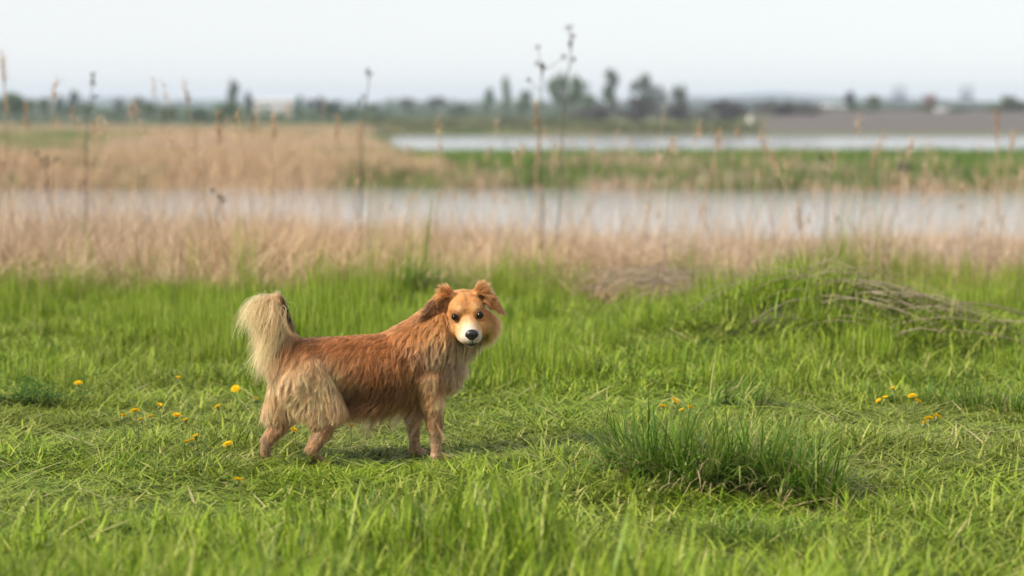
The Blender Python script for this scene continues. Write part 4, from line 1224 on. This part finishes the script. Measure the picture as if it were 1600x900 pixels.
# hedges that read as one mass
def hedge(px0, px1, tpy, Y, kind, label, seed):
    r = np.random.default_rng(seed)
    x0, x1 = W(px0, 165, Y)[0], W(px1, 165, Y)[0]
    n = int((x1 - x0) * 55)
    x = r.uniform(x0, x1, n); z0 = gz(x, np.full(n, float(Y)))
    h = (W(800, tpy, Y)[2] - z0) * (1 + .18 * vnoise(x, 0 * x, 1.6, seed) + .10 * vnoise(x, 0 * x, .5, seed + 1))
    zz = z0 + h * r.random(n) ** .7
    y = Y + r.normal(0, .8, n)
    p = np.stack([x, y, zz], 1)
    u_ = r.normal(0, 1, (n, 3)); u_ /= np.linalg.norm(u_, axis=1)[:, None]; w_ = np.cross(u_, r.normal(0, 1, (n, 3))); w_ /= np.linalg.norm(w_, axis=1)[:, None]
    sc = r.uniform(.10, .26, n)
    v = np.stack([p - u_ * sc[:, None], p + w_ * (sc * .7)[:, None], p + u_ * sc[:, None], p - w_ * (sc * .7)[:, None]], 1).reshape(-1, 3)
    f = (np.array([(0, 1, 2), (0, 2, 3)])[None] + (np.arange(n) * 4)[:, None, None]).reshape(-1, 3)
    b = np.repeat(np.clip(.5 + .4 * vnoise(x, zz, 1.2, seed + 2) + r.normal(0, .15, n), 0, 1), 4)
    o = new_obj('hedge', mesh_np('hedge', v, f, CM[kind], False, {'b': ('FLOAT', 'POINT', b)}))
    tag(o, label, 'hedge', None, 'stuff')
hedge(-60, 345, 164, 305, 'green', 'long low green hedge along the left field', 601)
hedge(335, 590, 168, 300, 'green', 'green hedge from the tall pale tree to the lake', 602)
hedge(-80, 1700, 158, 620, 'green', 'distant dark tree belt right along the horizon', 603)
hedge(600, 940, 157, 380, 'green', 'dark green thicket under the pointed green trees', 604)
hedge(565, 960, 184, 290, 'olive', 'low olive scrub on the far shore from the lake\'s left end to the centre', 607)
hedge(890, 1285, 160, 308, 'bare', 'grey-brown leafless thicket linking the bare bushes', 605)
hedge(940, 1190, 193, 286, 'olive', 'ochre green scrub strip on the shore below the bare bushes', 608)
hedge(1280, 1690, 168, 420, 'grey', 'grey-green thicket behind the embankment', 606)

# buildings and towers
M_wall = plain_mat('pale_render', (0.58, 0.56, 0.54), .8, .06, .5)
M_roof = plain_mat('pale_roof', (0.55, 0.53, 0.52), .7, .1, .5)
M_win = plain_mat('dark_window', (0.05, 0.06, 0.07), .2, .2, 3)
M_red = plain_mat('rust_red_roof', (0.13, 0.075, 0.065), .8, .2, 2)
M_steel = plain_mat('grey_steel', (0.20, 0.23, 0.28), .5, .15, 4)
def house(px, py0, py1, wpx, Y, label, wall, roof, ridge_=.25, wins=4, cat='building', name='building'):
    a = W(px - wpx / 2, py1, Y); b = W(px + wpx / 2, py0, Y)
    X = (a[0] + b[0]) / 2; w = b[0] - a[0]; h = b[2] - a[2]; z0 = float(gz(X, Y)) - .2
    H_ = b[2] - z0; wh = H_ - h * ridge_
    o = empty(name, (X, Y, z0), label, cat)
    d = max(4.0, w * .5)
    mb = MB(); mb.box((-w / 2, -d / 2, 0), (w / 2, d / 2, wh)); new_obj('wall', mb.mesh('wall', wall, False), o)
    rv = [(-w / 2 - .2, -d / 2 - .2, wh + .01), (w / 2 + .2, -d / 2 - .2, wh + .01), (w / 2 + .2, d / 2 + .2, wh + .01), (-w / 2 - .2, d / 2 + .2, wh + .01), (-w / 2 - .2, 0, H_), (w / 2 + .2, 0, H_)]
    new_obj('roof', mesh_np('roof', rv, [(0, 1, 5), (0, 5, 4), (2, 3, 4), (2, 4, 5), (0, 4, 3), (1, 2, 5), (0, 3, 2), (0, 2, 1)], roof, False), o)
    for k in range(wins):
        xc = -w / 2 + w * (k + .5) / wins
        mb = MB(); mb.box((xc - w * .12 / wins * 2, -d / 2 - .03, wh - h * .32), (xc + w * .12 / wins * 2, -d / 2 + .02, wh - h * .12)); new_obj('window', mb.mesh('window', M_win, False), o)
house(425, 154, 173, 62, 600, 'long low white building between dark slim trees at left', M_wall, M_roof, .2, 5)
house(1290, 163, 174, 24, 560, 'left one of two pale houses before the blue ridge', M_wall, M_roof, .3, 2)
house(1312, 165, 175, 18, 560, 'right one of two pale houses, beside the leaning tree', M_wall, M_roof, .3, 2)
house(1453, 148, 160, 16, 500, 'small dark red roofed hut between the two lattice towers', M_red, M_red, .5, 1, name='hut')
house(1470, 169, 178, 13, 330, 'small pale shed on the embankment', M_wall, M_roof, .3, 1, name='shed')
def tower(px, tpy, wpx, Y, label):
    X = W(px, 165, Y)[0]; z0 = float(gz(X, Y)); top = W(px, tpy, Y)[2] - z0; w = wpx / FPX * Y / 2
    o = empty('lattice_tower', (X, Y, z0), label, 'tower', 'lattice towers on the horizon')
    for sx in (-1, 1):
        for sy in (-1, 1):
            mb = MB(); mb.tube([(sx * w, sy * w, 0), (sx * w * .8, sy * w * .8, top)], [.12, .09], 5); new_obj('leg', mb.mesh('leg', M_steel), o)
    for k in range(1, 5):
        z = top * k / 4; q = w * (1 - .2 * k / 4)
        mb = MB()
        for a_, b_ in (((-q, -q), (q, -q)), ((q, -q), (q, q)), ((q, q), (-q, q)), ((-q, q), (-q, -q))):
            mb.tube([(a_[0], a_[1], z), (b_[0], b_[1], z)], [.07, .07], 4)
            mb.tube([(a_[0], a_[1], z - top / 4), (b_[0], b_[1], z)], [.05, .05], 4)
        new_obj('brace', mb.mesh('brace', M_steel), o)
    mb = MB(); mb.box((-w * .8, -w * .8, top * .45), (w * .8, w * .8, top * .62)); new_obj('cabin', mb.mesh('cabin', M_steel, False), o)
tower(1405, 134, 18, 520, 'left one of two faint lattice towers on the right horizon')
tower(1510, 134, 18, 520, 'right one of two faint lattice towers on the right horizon')
# white post on the far shore
X = W(1172, 165, 292)[0]; z0 = float(gz(X, 292)); tp = W(1172, 184, 292)[2] - z0
po = empty('shore_post', (X, 292, z0), 'white marker post on the far shore between two bare bushes', 'post')
mb = MB(); mb.tube([(0, 0, -.2), (0, 0, tp * .55), (0, 0, tp)], [.32, .30, .26], 10); new_obj('shaft', mb.mesh('shaft', M_wall), po)
mb = MB(); mb.ball((0, 0, tp), .28, 10, 6, (1, 1, .5)); new_obj('cap', mb.mesh('cap', M_roof), po)

# ------------------------------------------------------------------ air
m, nt, out = mat_new('haze')
pv = nd(nt, 'ShaderNodeVolumePrincipled')
pv.inputs['Color'].default_value = (0.74, 0.86, 1.0, 1)
pv.inputs['Density'].default_value = 0.00036
pv.inputs['Anisotropy'].default_value = 0.0
nt.links.new(pv.outputs[0], out.inputs['Volume'])
mb = MB(); mb.box((-3750, -3750, -5.0), (3750, 3950, 26))
hz = new_obj('haze', mb.mesh('haze', m, False))
tag(hz, 'pale bluish haze over the far fields', None, None, 'stuff')
